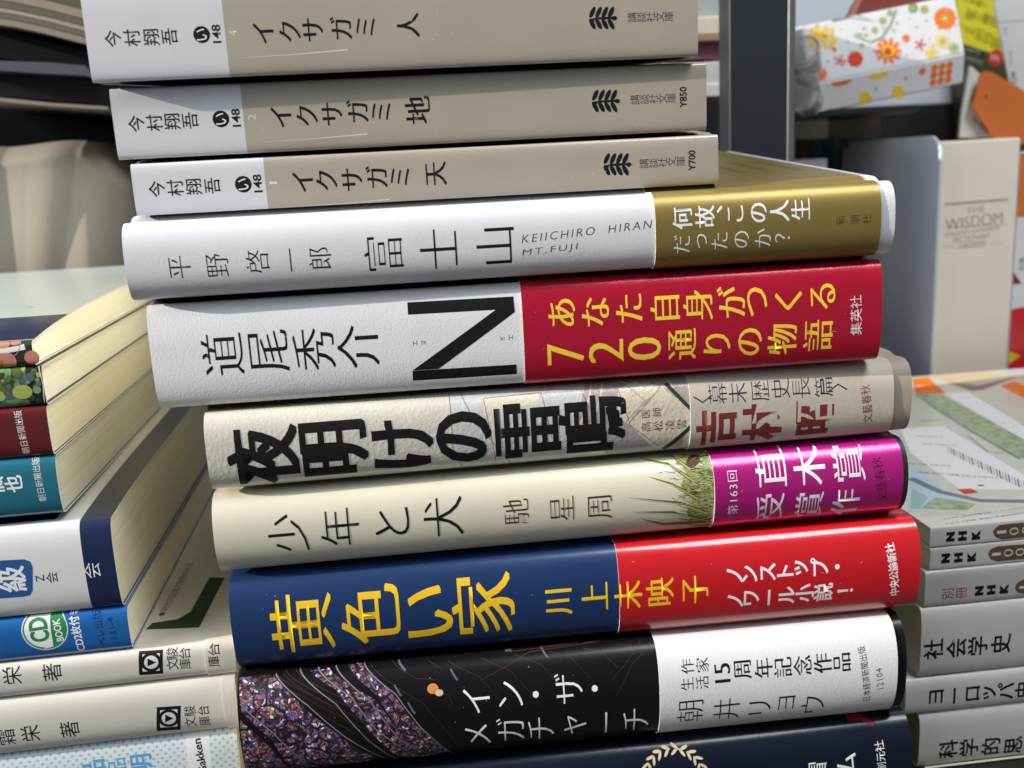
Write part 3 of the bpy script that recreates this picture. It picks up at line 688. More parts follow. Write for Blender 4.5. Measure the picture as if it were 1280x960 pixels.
# ================================================================== RIGHT STACK
YR = 262.0; RYW = .006
def zr(px, py): return at(px, py, y=YR).z
rz = [zr(1161,659), zr(1163,684.6), zr(1158,713), zr(1150,758), zr(1144,845), zr(1125,892), zr(1143,957), -ZO]
rx = [at(*p, y=YR).x for p in ((1161,672),(1161,700),(1153,735),(1146,800),(1127,870),(1144,930),(1150,960))]
rmat = paper('right_spine', (.60,.575,.53), .5, var=.04); rmat2 = paper('plastic_wrapped', (.52,.50,.46), .3, .06, 250, coat=.8, var=.04, coatr=.08)
rmat3 = paper('grey_white_spine', (.60,.575,.53), .45, coat=.2, var=.04)
pill = paper('pill_brown', (.13,.08,.04), .4)
RN = [('magazine','thin paper-covered guide with illustrated cover and barcode label, topmost of the right stack','magazine'),('magazine','thin guide with brown 100 pill, second in the right stack','magazine'),
      ('magazine','plastic-wrapped guide with red characters before the letters, third in the right stack','magazine'),('book','grey-white book just under the plastic-wrapped guide in the right stack','book'),
      ('book','grey-white book with katakana title, second lowest in the right stack','book'),('book','grey-white book with olive page edges, lowest lettered book of the right stack','book'),
      ('book','black book at the foot of the right stack','book')]
RS = []
for i, (nm, lb_, ct) in enumerate(RN):
    T = rz[i]-rz[i+1]-.15
    S = Spine((rx[i], YR, rz[i]), RYW, T, 210, 187 if i < 1 else 182, .8 if i in (0, 1) else 1.6 if i == 2 else 2.5 if i < 6 else 3, 5 if i < 3 else 3.2)
    RS.append(S)
    t = thing(nm, S.O+S.g*S.W/2+S.d*S.L/2-S.up*S.T, lb_, ct, 'books in the right stack')
    m = [rmat, rmat, rmat2, rmat3, rmat3, rmat3, blackj][i]
    topm = paper('cover_margin', (.66,.65,.60), .35, coat=.3, var=.02) if i == 0 else m
    j = shell(S, 'cover' if ct == 'magazine' else 'jacket', t, [(0, S.L, 0, 1, 1)], [topm, m], .3, -.3)
    block(S, 'page_block', t, page_g if i != 5 else pages('olive_edges', (.12,.12,.05), (.22,.22,.11)), .4, S.L-.4, .4, .8)
    P = Print(S)
    if i == 0:
        for ch, x, y in (('N',1188,671),('H',1203,670),('K',1220,668.7)): P.glyph(ch, x, y, 0, 'gz', K, fit=(13, 11.5))
        P.poly([(1244,660),(1250,656),(1320,649),(1320,667),(1252,674.5),(1244,671),(1241,665)], pill)
        for ch, x, y in (('1',1252,665),('0',1267.6,664),('0',1283,662)): P.glyph(ch, x, y, 0, 'gl', LG, fit=(4 if ch == '1' else 10, 12), lay=.02)
    if i == 1:
        for ch, x, y in (('N',1182,698),('H',1198,697),('K',1214.5,696)): P.glyph(ch, x, y, 0, 'gz', K, fit=(13, 11.5))
        P.poly([(1238,687),(1246,683),(1320,677),(1320,695),(1246,702),(1238,699),(1235,693)], pill)
        for ch, x, y in (('1',1245.5,692.6),('0',1260.5,691),('0',1275,690)): P.glyph(ch, x, y, 0, 'gl', LG, fit=(4 if ch == '1' else 10, 12), lay=.02)
    if i == 2:
        P.col('別冊', [(1185,742.5),(1202,741)], 16, 'g', RB)
        for ch, x, y in (('N',1224,738.6),('H',1239,737.4),('K',1255,736)): P.glyph(ch, x, y, 0, 'gz', K, fit=(13, 11.5))
        P.poly([(1272,728),(1280,724),(1330,720),(1330,738),(1280,742),(1272,741),(1268,735)], pill); P.glyph('1', 1279, 734, 0, 'gl', LG, fit=(3.5, 10), lay=.02)
    if i == 3: P.col('社会学史', [(1167,811.7),(1195.4,810),(1222,807.5),(1251,804.8)], 27, 'gb', K)
    if i == 4: P.col('ヨーロッパ史', [(1170.4,871),(1193,869.8),(1216,867),(1237,865.8),(1257,864),(1280,862)], 25, 'gb', K)
    if i == 5: P.col('科学的思考', [(1185.4,936.7),(1211,934.6),(1238.5,933),(1266.7,932),(1293,929)], 26, 'gb', K)
    P.build('lettering', j)
    if i == 0:
        TF = Flat(S.p3(0, 0, 0), S.d, -S.g); P = Print(TF, .05)
        D = P.poly
        sage = paper('print_sage', (.58,.60,.50), .35, coat=.3, var=.15, vscale=300); grass = paper('print_grass', (.16,.33,.14), .35, .02, 900, coat=.3, grain=(350, (.16,.27,.13), (.42,.48,.30)))
        skyp = paper('print_sky', (.45,.58,.68), .35, coat=.3, var=.1, vscale=200); dp = paper('print_slate', (.14,.17,.24), .35, coat=.3, var=.1)
        D([(1120,462),(1300,440),(1300,640),(1150,645),(1135,560)], sage)
        D([(1120,475),(1240,455),(1300,450),(1300,520),(1240,545),(1150,500)], paper('print_stone', (.60,.56,.45), .35, coat=.3, var=.06), .01)
        D([(1200,452),(1300,441),(1300,465),(1262,466),(1230,462)], skyp, .015)
        D([(1152,464),(1200,458),(1272,470),(1222,480),(1208,490)], TN, .02); D([(1185,478),(1222,482),(1275,470),(1230,487),(1215,489)], MV, .025)
        D([(1203,452),(1235,449),(1252,463),(1222,460)], OR, .03); D([(1250,482),(1268,477),(1300,490),(1300,508)], OR, .03); D([(1140,474),(1160,472),(1183,492),(1145,492)], OR, .03)
        D([(1271,453),(1300,449),(1300,460),(1276,461)], OR, .03)
        D([(1140,492),(1175,492),(1300,560),(1300,580),(1260,568),(1160,505)], grass, .03); D([(1180,492),(1210,490),(1300,545),(1300,562)], WH, .028)
        P.line([(1160,505),(1215,540),(1275,574)], 1.3, dp, .04)
        D([(1120,510),(1300,600),(1300,640),(1135,640)], sage, .02)
        P.line([(1150,526),(1175,525)], .8, dp, .035); P.line([(1190,545),(1210,545),(1235,565),(1255,567)], .7, dp, .035)
        D([(1125,536),(1180,533),(1290,600),(1290,612),(1200,612),(1138,566)], WH, .05)
        D([(1140,580),(1180,612),(1215,622),(1135,640)], skyp, .03); P.line([(1138,598),(1175,615),(1225,626),(1290,627)], 3.2, dp, .06)
        D([(1150,636),(1170,622),(1220,630),(1210,638)], grass, .065); D([(1140,610),(1160,622),(1150,636),(1138,636)], paper('print_water', (.3,.48,.44), .3, coat=.3, var=.1), .062)
        for k in range(26):
            a = k*3.9; P.line([(1184+a*.98, 558+a*.455), (1186+a*.98, 558+a*.455+8.5+.02*a)] , .14+.14*((k*7) % 3), K, .07)
        for r_, (x, y, tx, l) in enumerate([(1152,540,'4091010 0',30),(1165,550,'000 9784140',40),(1212,590,'1920358012',60),(1150,575,'本体 別冊 名著 解説',52),(1162,586,'価格 税別 定価',46)]):
            P.glyph(tx, x+10, y+6, 0, 'g', K, rot=-27, fit=(l, 5), lay=.07)
        P.disc(1226, 607, 4.5, K, .075, 2.5)
        D([(1196,612),(1214,611),(1224,616),(1206,618)], RR, .08)
        P.glyph('ヘッドプリント', 1252, 529, 0, 'gl', RR, rot=-28, fit=(74, 9), lay=.08)
        P.glyph('70', 1150, 483, 0, 'gl', WH, rot=60, fit=(12, 8), lay=.08)
        P.glyph('スエスメ-100分の名著 別冊  アーサーの教えの名著', 1235, 641, 0, 'gl', BR, rot=6, fit=(126, 4.5), lay=.03); P.glyph('スエスメ別冊  教養の名著百選の本', 1232, 648, 0, 'gl', BR, rot=6, fit=(116, 4), lay=.03)
        P.build('printed_drawing', j, clip=[((209.5, 0), (1, 0)), ((.5, 0), (-1, 0)), ((0, -186.5), (0, -1)), ((0, -1), (0, 1))])
# ================================================================== BACKGROUND, RIGHT
DZ = -ZO
# dictionary
yd = 470.0
a = at(1163,178,y=yd); b = at(1277,168,y=yd)
wd = b.x-a.x; S_cream = paper('cloth_cream', (.84,.75,.63), .5, .05, 900, var=.05)
t = thing('book', (a.x+wd/2, yd+60, DZ), 'thick cream dictionary standing upright against the metal bookend', 'book')
cv = box('cover', (a.x, yd, DZ+.2), (wd, 0, 0), (0, 3, 0), (0, 0, a.z-DZ), S_cream, t, 1.2)
box('cover', (a.x, yd+3, DZ+.2), (2, 0, 0), (0, 122, 0), (0, 0, a.z-DZ), S_cream, t, .6); box('cover', (a.x+wd-2, yd+3, DZ+.2), (2, 0, 0), (0, 122, 0), (0, 0, a.z-DZ), S_cream, t, .6)
box('page_block', (a.x+2.2, yd+3, DZ+3), (wd-4.4, 0, 0), (0, 118, 0), (0, 0, a.z-DZ-5), page_m, t)
FD = Flat((a.x, yd, a.z), (1, 0, 0), (0, 0, -1)); P = Print(FD, .08)
P.line([(1181,255.5),(1260,249.5)], .9, WISD); P.glyph('THE', 1219.5, 262.5, 0, 'm', WISD, rot=4, fit=(24, 8), space=1.1); P.glyph('WISDOM', 1217.6, 276.6, 0, 'm', WISD, rot=4, fit=(75, 14))
P.line([(1179,285),(1258,280)], .25, WISD); P.glyph('ENGLISH-JAPANESE', 1216, 289.5, 0, 'm', WISD, rot=4, fit=(72, 6.5)); P.glyph('DICTIONARY', 1215, 297, 0, 'm', WISD, rot=4, fit=(50, 6.5))
P.line([(1178,309),(1194,308)], .25, WISD); P.line([(1237,305),(1255,304)], .25, WISD); P.line([(1196,304.5),(1233,302)], .25, WISD); P.line([(1196,310),(1233,307.5)], .25, WISD)
P.glyph('THIRD EDITION', 1215, 306, 0, 'm', WISD, rot=4, fit=(32, 3.5))
P.build('lettering', cv)
# metal bookend: rounded plate standing beside the dictionary
met = paper('painted_metal', (.60,.66,.71), .3, coat=.3, var=.03, spec=.6)
def roundplate(name, O, u, v, w, h, r, th, mat, parent=None, corners=(1, 1, 0, 0), origin=None, seg=10):
    """plate in plane (u, v), thickness along n = u x v; corners: top-left, top-right, bottom-right, bottom-left rounding"""
    u = Vector(u).normalized(); v = Vector(v).normalized(); n = u.cross(v); pts = []
    for (cx, cy, a0), on in zip(((r, h-r, 180), (w-r, h-r, 90), (w-r, r, 0), (r, r, -90)), corners):
        if on:
            for i in range(seg+1): A_ = math.radians(a0-90*i/seg); pts.append((cx+r*math.cos(A_), cy+r*math.sin(A_)))
        else: pts.append((0 if cx == r else w, h if cy == h-r else 0))
    V = [Vector(O)+u*x+v*y for x, y in pts]; N_ = len(V); V += [p+n*th for p in V]
    Fc = [list(range(N_)), [N_+i for i in range(N_)][::-1]]+[[i, (i+1) % N_, N_+(i+1) % N_, N_+i] for i in range(N_)]
    bm = bmesh.new(); vs = [bm.verts.new(p) for p in V]
    for f in Fc: bm.faces.new([vs[i] for i in f])
    bmesh.ops.recalc_face_normals(bm, faces=bm.faces)
    es = [e for e in bm.edges if len(e.link_faces) == 2 and e.link_faces[0].normal.angle(e.link_faces[1].normal) > 1]
    bmesh.ops.bevel(bm, geom=es, offset=min(.35, th*.3), segments=2, affect='EDGES'); bm.verts.index_update()
    V = [x.co.copy() for x in bm.verts]; Fc = [[q.index for q in f.verts] for f in bm.faces]; bm.free()
    return put(name, V, Fc, mat, parent, origin=origin)
p0 = at(1160,170,y=yd-2)
be = thing('bookend', (p0.x-1, yd+40, DZ), 'pale blue-grey metal bookend plate left of the cream dictionary', 'bookend')
roundplate('upright', (p0.x, yd-14, DZ), (0, 1, 0), (0, 0, 1), 105, p0.z-DZ, 11, 1.6, met, be)
box('foot', (p0.x-62, yd-14, DZ+.1), (60, 0, 0), (0, 105, 0), (0, 0, 1.2), met, be, .3)
# red and white book right of the dictionary
q = at(1258,435,y=yd-8); wr = 30
redw = thing('book', (q.x+wr/2, yd+50, DZ), 'orange, white and red book standing right of the cream dictionary', 'book')
zt, z1, z2 = at(1279,190,y=yd).z, at(1270,272,y=yd).z, at(1258,388,y=yd).z
redg = paper('red_gloss', (.62,.02,.03), .3, coat=.6); orp = paper('orange_matte', (.66,.17,.04), .45, .02, 900, var=.04); wgl = paper('white_gloss', (.72,.72,.72), .35, coat=.4, var=.02)
cvr = box('cover', (b.x+1.2, yd+2, DZ+.2), (wr, 0, 0), (0, 4, 0), (0, 0, zt-DZ), wgl, redw, .8)
box('page_block', (b.x+2.5, yd+7, DZ+2), (wr-3, 0, 0), (0, 120, 0), (0, 0, zt-DZ-5), page_m, redw)
FD = Flat((b.x+1.2, yd+2, zt), (1, 0, 0), (0, 0, -1)); P = Print(FD, .1)
P.polyl([(.4, .5), (wr-.5, .5), (wr-.5, zt-z1), (.4, zt-z1)], orp); P.polyl([(.4, zt-z2), (wr-.5, zt-z2-4), (wr-.5, zt-DZ-1), (.4, zt-DZ-1)], redg); P.polyl([(.4, zt-z2+22), (7, zt-z2+25), (.4, zt-z2+29)], YS, .03)
P.polyl([(.4,(z1-z2)*.68+zt-z1-4),(5,(z1-z2)*.68+zt-z1+2),(.4,(z1-z2)*.68+zt-z1+2)], RD, .03)
P.glyph('の本', 1277, 330, 9, 'g', SL, lay=.02); P.build('printed_drawing', cvr)
# white carton above the dictionary
yb = 545
O = at(1143,185,y=yb); O2 = at(1215,112,y=yb)
def solid(name, label, cat, px0, px1, y, depth, mat, bev=.8, zb=None, group=None):
    """upright box: front face between two pixels (top left, bottom right) at distance y"""
    a = at(*px0, y=y); b_ = at(*px1, y=y); z0 = b_.z if zb is None else zb
    o = box(name, (a.x, y, z0), (b_.x-a.x, 0, 0), (0, depth, 0), (0, 0, a.z-z0), mat, None, bev, origin=W(((a.x+b_.x)/2, y+depth/2, z0)))
    return tag(o, label, cat, group)
solid('carton', 'plain white carton standing behind the cream dictionary', 'carton', (1147,121), (1222,168), 625, 60, paper('carton_white', (.60,.61,.58), .55, .02, 500), zb=DZ)
# card and orange tag leaning on it
cardm = paper('card_white', (.70,.70,.67), .5, var=.03)
def slab(name, pts, y, th, mat, label=None, cat=None, parent=None, lean=0):
    """outline on an upright plane at distance y, with real thickness"""
    V = [at(*p, y=y) for p in pts]; zb = min(v.z for v in V); V = [v+Vector((0, (v.z-zb)*lean, 0)) for v in V]; n = len(V); V += [v+Vector((0, th, 0)) for v in V]
    c = sum((Vector(v) for v in V), Vector())/len(V)
    o = put(name, V, [list(range(n)), [n+i for i in range(n)][::-1]]+[[i, n+i, n+(i+1) % n, (i+1) % n] for i in range(n)], mat, parent, origin=W((c.x, c.y, zb)) if parent is None else None)
    return tag(o, label, cat) if label else o
slab('card', [(1213,82),(1226,93),(1213,125),(1243,172),(1200,172),(1203,140)], 530, 2.2, cardm, 'white folded card under the orange tag', 'card')
ot = slab('tag', [(1226,93),(1232,89),(1240,90),(1300,125),(1300,182),(1244,176),(1216,132)], 524, 1.4, orp, 'orange card tag with a punched hole above the dictionary', 'tag')
h = at(1232.5,120.5,y=523.9); P = Print(Flat((h.x, 523.95, h.z), (1, 0, 0), (0, 0, -1)), .1); P.discl(0, 0, .8, BR); P.build('punched_hole', ot)
P = Print(Flat(at(1213,82,y=529.9), (1, 0, 0), (0, 0, -1)), .06); P.line([(1218,107),(1206,150)], .3, SL)
for k in range(5): P.glyph(random.choice(['の本','商品','価格']), 1219+k*4.4, 150+k*4, 5, 'g', SL, rot=-50)
P.build('lettering', bpy.data.objects['card'])
yb_ = slab('book', [(1188,-40),(1300,-40),(1300,560),(1228,560),(1203,80)], 605, 16, paper('olive_jacket', (.06,.06,.02), .4, coat=.3, var=.2), 'upside-down book with a bright yellow band behind the orange tag', 'book')
yel = paper('yellow_band', (.80,.70,.03), .35, .01, 900, coat=.4, var=.03)
P = Print(Flat(at(1188,-40,y=604.9), (1, 0, 0), (0, 0, -1)), .05)
P.poly([(1189,-40),(1300,-40),(1300,86),(1256,72),(1202,54)], yel)
for ch, x_, y_, q_ in (('冊',1212.6,18,13),('1',1219.5,19.5,13),('の',1225,21.5,9),('魂',1234.5,24,14),('回',1246,28,13),('生',1223,44,14),('正',1233.6,48,14),('岡',1245.6,53,15),('に',1201,33.5,7),('先',1209,37,8),('生',1215,40,8),('な',1208,-1,8),('場',1216,1,8),('面',1224,4,9),('で',1232,5,8)):
    P.glyph(ch, x_, y_, q_, 'g', K, rot=168, lay=.02)
P.poly([(1203,55),(1228,63),(1230,72),(1204,64)], K, .03); P.glyph('ビジネス', 1216, 63.5, 0, 'g', WH, rot=164, fit=(20, 6), lay=.05)
P.disc(1245, 72, 10, RR, .05); P.glyph('文庫', 1244, 72, 0, 'g', WH, rot=165, fit=(12, 6), lay=.07)
P.glyph('ベストセラー', 1217, 75, 0, 'g', LG, rot=160, fit=(26, 5), lay=.05)
P.build('lettering', yb_)
at_ = slab('price_card', [(1243,6),(1250,-30),(1300,-30),(1300,125),(1300,178),(1268,178),(1263,108)], 550, 1.2, cardm, 'white card lettered AO at the top right corner', 'card')
P = Print(Flat(at(1243,6,y=549.9), (1, 0, 0), (0, 0, -1)), .05)
P.glyph('AO', 1267, 97, 0, 'g', K, rot=-80, fit=(15, 7)); P.line([(1246,28),(1300,24)], .2, KG); P.glyph('ニカナル', 1263, 72, 0, 'g', KG, rot=-82, fit=(18, 3)); P.glyph('らら', 1257, 39, 0, 'g', KG, rot=-82, fit=(9, 4))
P.build('lettering', at_)
# tissue carton with flowers
yt = 500
FA = [at(*p, y=yt) for p in ((1001,33),(1194,-6),(1200,70),(1024,103))]
xa = (FA[1]-FA[0]).normalized(); wfull = (FA[1]-FA[0]).length
tis = thing('tissue_box', (FA[3]+FA[2])/2+Vector((0, 30, -20)), 'white carton printed with yellow, orange and red flowers, lying tilted', 'tissue box')
dn = Vector((-xa.z*-1, 0, -xa.x)).normalized()
dn = Vector((xa.z, 0, -xa.x))
hA = (FA[3]-FA[0]).length; side = (at(1015,140,y=yt-2)-FA[3]).length
tb = paper('tissue_carton', (.66,.66,.68), .4, .25, 60, coat=.3, var=.02)
dn2 = (dn+Vector((0, -.16, 0))).normalized(); dn3 = (dn+Vector((0, .28, 0))).normalized()
# body: cross-section polygon extruded along xa
c0 = FA[0]; cs = [c0, c0+dn2*hA*1.0, c0+dn2*hA+dn3*side, c0+dn2*hA+dn3*side+Vector((0, 60, 0)), c0+Vector((0, 75, 0))]
V = cs+[p+xa*wfull for p in cs]; n = len(cs)
bm = bmesh.new(); vs = [bm.verts.new(p) for p in V]
for f in [list(range(n))[::-1], [n+i for i in range(n)]]+[[i, (i+1) % n, n+(i+1) % n, n+i] for i in range(n)]: bm.faces.new([vs[i] for i in f])
bmesh.ops.recalc_face_normals(bm, faces=bm.faces); bmesh.ops.bevel(bm, geom=bm.edges[:], offset=.8, segments=2, affect='EDGES'); bm.verts.index_update()
tbo = put('carton_body', [x.co.copy() for x in bm.verts], [[q.index for q in f.verts] for f in bm.faces], tb, tis); bm.free()
FT = Flat(c0, xa, dn2); P = Print(FT, .12)
def flower(x, y, r, m, c, n=10, w=.2, lay=0):
    for i in range(n):
        a = 2*math.pi*i/n; P.disc(x+r*.62*math.cos(a), y-r*.62*math.sin(a), r*.4, m, lay+.001*i, r*w, 12, rot=a)
    P.disc(x, y, r*.28, c, lay+.03)
flower(1110,64,17,OR,RR,10,.16); flower(1110,64,9,YS,RR,8,.2,.02); flower(1069,74,10,RR,RR,9,.35); flower(1181,23,14,OR,TN,12,.3); flower(1181,23,5,LM,WH,8,.3,.05)
flower(1050,76,8,RR,RR,5,.16); flower(1150,56,8,RR,RR,5,.16); P.disc(1132,48,5,OR); flower(1164,66,9,YS,YS,9,.12); flower(1178,52,10,YS,LM,9,.12); flower(1192,60,8,LM,LM,8,.14)
for i in range(70):
    a, r_ = rg.uniform(0, 6.28), rg.uniform(0, 1)**.6; P.disc(1027+17*r_*math.cos(a), 48+17*r_*math.sin(a), rg.uniform(2, 3.6), YS if rg.random() < .7 else TN, .0008*i, n=8)
P.disc(1025,93,9,OR,.06,8); P.disc(1043,62,3,OR,.06)
pts = [(1075+x*1.0, 52-0.022*(x)**2*.6+0) for x in range(0, 1)]
P.line([(1075,48),(1088,53),(1102,47),(1112,33),(1120,12)], .9, GM, .05); P.line([(1040,26),(1062,22),(1092,27)], 1.2, GM, .05, True); P.line([(1068,18),(1080,22),(1092,27)], .8, GM, .052, True)
for x, y, r_ in ((1103,26,4.5),(1093,38,4),(1112,16,4),(1155,12,5),(1140,10,4),(1082,44,2)): P.disc(x, y, r_, LM, .055)
for x, y, r_ in ((1072,45,3),(1077,57,3),(1141,10,6)): P.ring(x, y, r_*.6, r_, GM, .06)
for i in range(46):
    x_ = 1010+i*4.1; y_ = 95-(x_-1010)*.18-rg.uniform(4, 52)
    P.disc(x_, y_, rg.uniform(.8, 2.2), [OR, LM, PK, TN, PB][i % 5], .07, n=8)
P.build('printed_flowers', tbo)
c1 = c0+dn2*hA; FT = Flat(c1, xa, dn3); P = Print(FT, .12)
def near(x, y): return x, y
P.disc(1052,101,14,OR,0,6,a0=180,a1=360); P.disc(1098,91,14,YS,0,7,a0=180,a1=360)
for x, y in ((1081,122),(1123,115)): flower(x, y, 8.5, YS, YS, 5, .42)
for i in range(3):
    for k in range(3): P.disc(1168+i*9.5-k*1, 83+k*9-i*2+2, 4.4, OR, .01*(i+k))
P.disc(1153,89,4.5,OR); P.disc(1132,98,2,OR); P.disc(1095,111,2,LM)
P.build('printed_flowers', tbo)
tag_t = slab('pouch', [(1068,20),(1075,4),(1088,-16),(1190,-40),(1190,-5)], 522, 12, paper('maroon_leather', (.14,.03,.025), .4, .05, 700, coat=.3), 'dark maroon pouch behind the flowered carton', 'pouch')
# white thing behind, top
solid('cabinet', 'black low cabinet under the white storage box', 'cabinet', (989,139), (1200,300), 618, 90, paper('cabinet_black', (.01,.01,.012), .5), zb=DZ)
solid('storage_box', 'white storage box behind the flowered carton', 'box', (989,-40), (1200,60), 620, 80, paper('box_white', (.62,.66,.70), .4, .0, var=.04), zb=at(1000,139,y=618).z+.3)
# dark crate that carries the flowered carton
solid('crate', 'black crate under the flowered carton', 'crate', (985,138), (1150,160), 500, 95, paper('crate_black', (.015,.015,.018), .5, var=.3), zb=at(1036,150,y=560).z+.3)
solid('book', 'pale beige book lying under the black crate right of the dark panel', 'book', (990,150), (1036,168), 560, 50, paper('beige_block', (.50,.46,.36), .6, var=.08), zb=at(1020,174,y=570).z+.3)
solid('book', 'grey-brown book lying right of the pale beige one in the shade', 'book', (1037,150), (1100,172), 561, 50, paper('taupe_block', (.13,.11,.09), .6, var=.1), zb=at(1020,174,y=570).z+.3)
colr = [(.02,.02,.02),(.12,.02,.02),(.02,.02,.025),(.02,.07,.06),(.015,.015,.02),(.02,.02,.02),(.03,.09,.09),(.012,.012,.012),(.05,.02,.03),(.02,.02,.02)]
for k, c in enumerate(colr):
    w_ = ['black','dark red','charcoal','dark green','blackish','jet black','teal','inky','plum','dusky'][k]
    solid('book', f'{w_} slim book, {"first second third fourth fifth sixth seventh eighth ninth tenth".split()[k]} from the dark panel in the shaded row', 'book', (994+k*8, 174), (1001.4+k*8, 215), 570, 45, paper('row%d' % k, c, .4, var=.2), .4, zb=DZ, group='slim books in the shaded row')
solid('notebook', 'pale lilac notebook lying low behind the gold-banded book', 'notebook', (992,200), (1034,212), 520, 30, paper('lilac', (.60,.55,.72), .4), .4, zb=DZ)
# glass cups
gl, nt, bs = nodes('clear_plastic'); bs.inputs['Transmission Weight'].default_value = .85; bs.inputs['Roughness'].default_value = .08; bs.inputs['IOR'].default_value = 1.3; bs.inputs['Base Color'].default_value = (.85,.87,.85,1)
def lathe(name, c, prof, mat, label, cat, ax=Vector((0, 0, 1)), n=28):
    u = ax.orthogonal().normalized(); v = ax.cross(u); V = []; Fc = []
    for r_, h_ in prof:
        for i in range(n): a = 2*math.pi*i/n; V.append(c+ax*h_+u*r_*math.cos(a)+v*r_*math.sin(a))
    for k in range(len(prof)-1):
        for i in range(n): Fc.append([k*n+i, k*n+(i+1) % n, (k+1)*n+(i+1) % n, (k+1)*n+i])
    return tag(put(name, V, Fc, mat, None, smooth=True, origin=W(c)), label, cat)
cprof = [(0,0),(6,0),(7,1),(8.5,17),(9.1,18),(8.5,18.4),(7.8,17),(6.2,1.8),(0,1.6)]
c = at(1001,108,y=478); lathe('cup', c+Vector((8, 8, -8)), cprof, gl, 'clear plastic cup lying beside the dark panel, lower one', 'cup', Vector((-.55, -.75, .25)).normalized())
c = at(1000,72,y=480); lathe('cup', c+Vector((8, 8, -8)), cprof, gl, 'clear plastic cup tilted above the other beside the dark panel', 'cup', Vector((-.5, -.6, .6)).normalized())
# dark upright panel
ypn = 400
dkp = paper('panel_slate', (.014,.018,.024), .45, .015, 600, var=.15, vscale=20)
a = at(906,-60,y=ypn); b_ = at(984,215,y=ypn); zt = at(945,-80,y=ypn).z
pn = thing('panel', ((a.x+b_.x)/2, ypn+8, DZ), 'dark slate upright board with a thin grey metal edge behind the stack', 'panel')
x0 = at(912,150,y=ypn).x; x1 = at(984,100,y=ypn).x
box('board', (x0, ypn, DZ), (x1-x0, 0, 0), (0, 14, 0), (0, 0, zt-DZ), dkp, pn, .6)
box('edge_strip', (x1+.05, ypn-.6, DZ), (3.1, 0, 0), (0, 15, 0), (0, 0, zt-DZ), paper('edge_metal', (.22,.22,.22), .3, metal=.7, var=.05), pn, .5)
# book pile behind, seen between stack and panel
x = [('grey glossy catalogue topmost of the pile left of the dark panel',(.30,.33,.33),-30,22),('cream paper pad in the pile left of the dark panel',(.52,.47,.38),23,42),('brown folder in the pile left of the dark panel',(.28,.20,.14),43,50),
     ('purple-pink magazine in the pile left of the dark panel',(.22,.08,.12),54,72),('white leaflet with dark print in the pile left of the dark panel',(.52,.53,.52),80,106),('white envelope lowest of the pile left of the dark panel',(.62,.62,.62),107,122)]
for l_, c_, y0_, y1_ in x:
    o = solid(('catalogue','paper_pad','folder','magazine','leaflet','envelope')[x.index((l_, c_, y0_, y1_))], l_, ('catalogue','paper pad','folder','magazine','leaflet','envelope')[x.index((l_, c_, y0_, y1_))], (820+y0_*.1, y0_), (916, y1_), 440+(y0_ % 7), 120, paper('pile%d' % y0_, c_, .4, .02, 400, coat=.3, var=.25, vscale=60), .5, group='papers piled left of the dark panel')
solid('crate', 'black crate under the papers left of the dark panel', 'crate', (800,124), (925,230), 440, 150, MATS['crate_black'], zb=DZ)
# ================================================================== BACKGROUND, LEFT
def bent(name, pts0, pts1, y, depth, mat, label, cat, group=None):
    """long flat thing seen edge-on: upper outline and lower outline in pixels"""
    n = len(pts0); Vt = [at(*p, y=y) for p in pts0]; Vb = [at(*p, y=y) for p in pts1]
    V = Vt+Vb+[v+Vector((0, depth, 0)) for v in Vt]+[v+Vector((0, depth, 0)) for v in Vb]; Fc = []
    for i in range(n-1): Fc += [[i, i+1, n+i+1, n+i], [2*n+i, 3*n+i, 3*n+i+1, 2*n+i+1], [i, 2*n+i, 2*n+i+1, i+1], [n+i, n+i+1, 3*n+i+1, 3*n+i]]
    Fc += [[0, n, 3*n, 2*n], [n-1, 3*n-1, 4*n-1, 2*n-1]]
    c = sum(Vb, Vector())/n
    return tag(put(name, V, Fc, mat, None, origin=W((c.x, y, c.z))), label, cat, group)
xs = [-60, -20, 20, 60, 100, 150, 220]
def cv_(y0, dip): return [(x_, y0+dip*max(0, (x_+20)/120)**1.3) for x_ in xs]
tone = [((.07,.055,.035),'dark tan'),((.22,.18,.12),'cream'),((.09,.07,.05),'brown'),((.27,.23,.16),'ivory'),((.10,.085,.06),'mid brown'),((.20,.17,.12),'pale')]
tops = [-30,-14,-2,7,13,20,29]
for k, (c_, w_) in enumerate(tone):
    bent('paper_sheaf', cv_(tops[k], 25), cv_(tops[k+1]-1, 25), 455, 150, paper('sheaf%d' % k, c_, .6, .05, 500, var=.15, vscale=30), f'{w_} sheaf of papers in the sagging pile at top left', 'paper sheaf', 'sagging papers at top left')
shelf_b = paper('shelf_black', (.004,.004,.005), .7, spec=.12, var=.3)
bent('binder', [(-60,34),(0,36),(100,62),(220,86)], [(-60,72),(0,72),(100,86),(220,100)], 470, 150, shelf_b, 'black binder under the sagging papers', 'binder')
bent('ruler_case', [(-60,74),(0,76),(60,78),(106,82),(118,96)], [(-60,88),(0,88),(60,92),(106,94),(118,98)], 440, 24, paper('violet_grey', (.05,.05,.065), .45), 'dark violet-grey flat case on the black tray', 'case')
bent('tray', [(-60,90),(0,91),(110,100),(220,110)], [(-60,120),(0,120),(110,130),(220,140)], 455, 150, paper('tray_black', (.006,.006,.007), .4, spec=.2, coat=.05, var=.3), 'glossy black tray under the violet-grey case', 'tray')
bent('cardboard_sheet', [(-60,121),(0,122),(70,129),(134,133)], [(-60,126),(0,127),(70,133),(134,137)], 440, 100, paper('sheet_tan', (.17,.14,.11), .6), 'thin brown cardboard sheet under the black tray', 'cardboard')
bent('suitcase', [(-60,128),(0,129),(110,138),(220,146)], [(-60,420),(0,420),(110,420),(220,420)], 520, 80, shelf_b, 'black case in the shade behind the cloth bag', 'case')
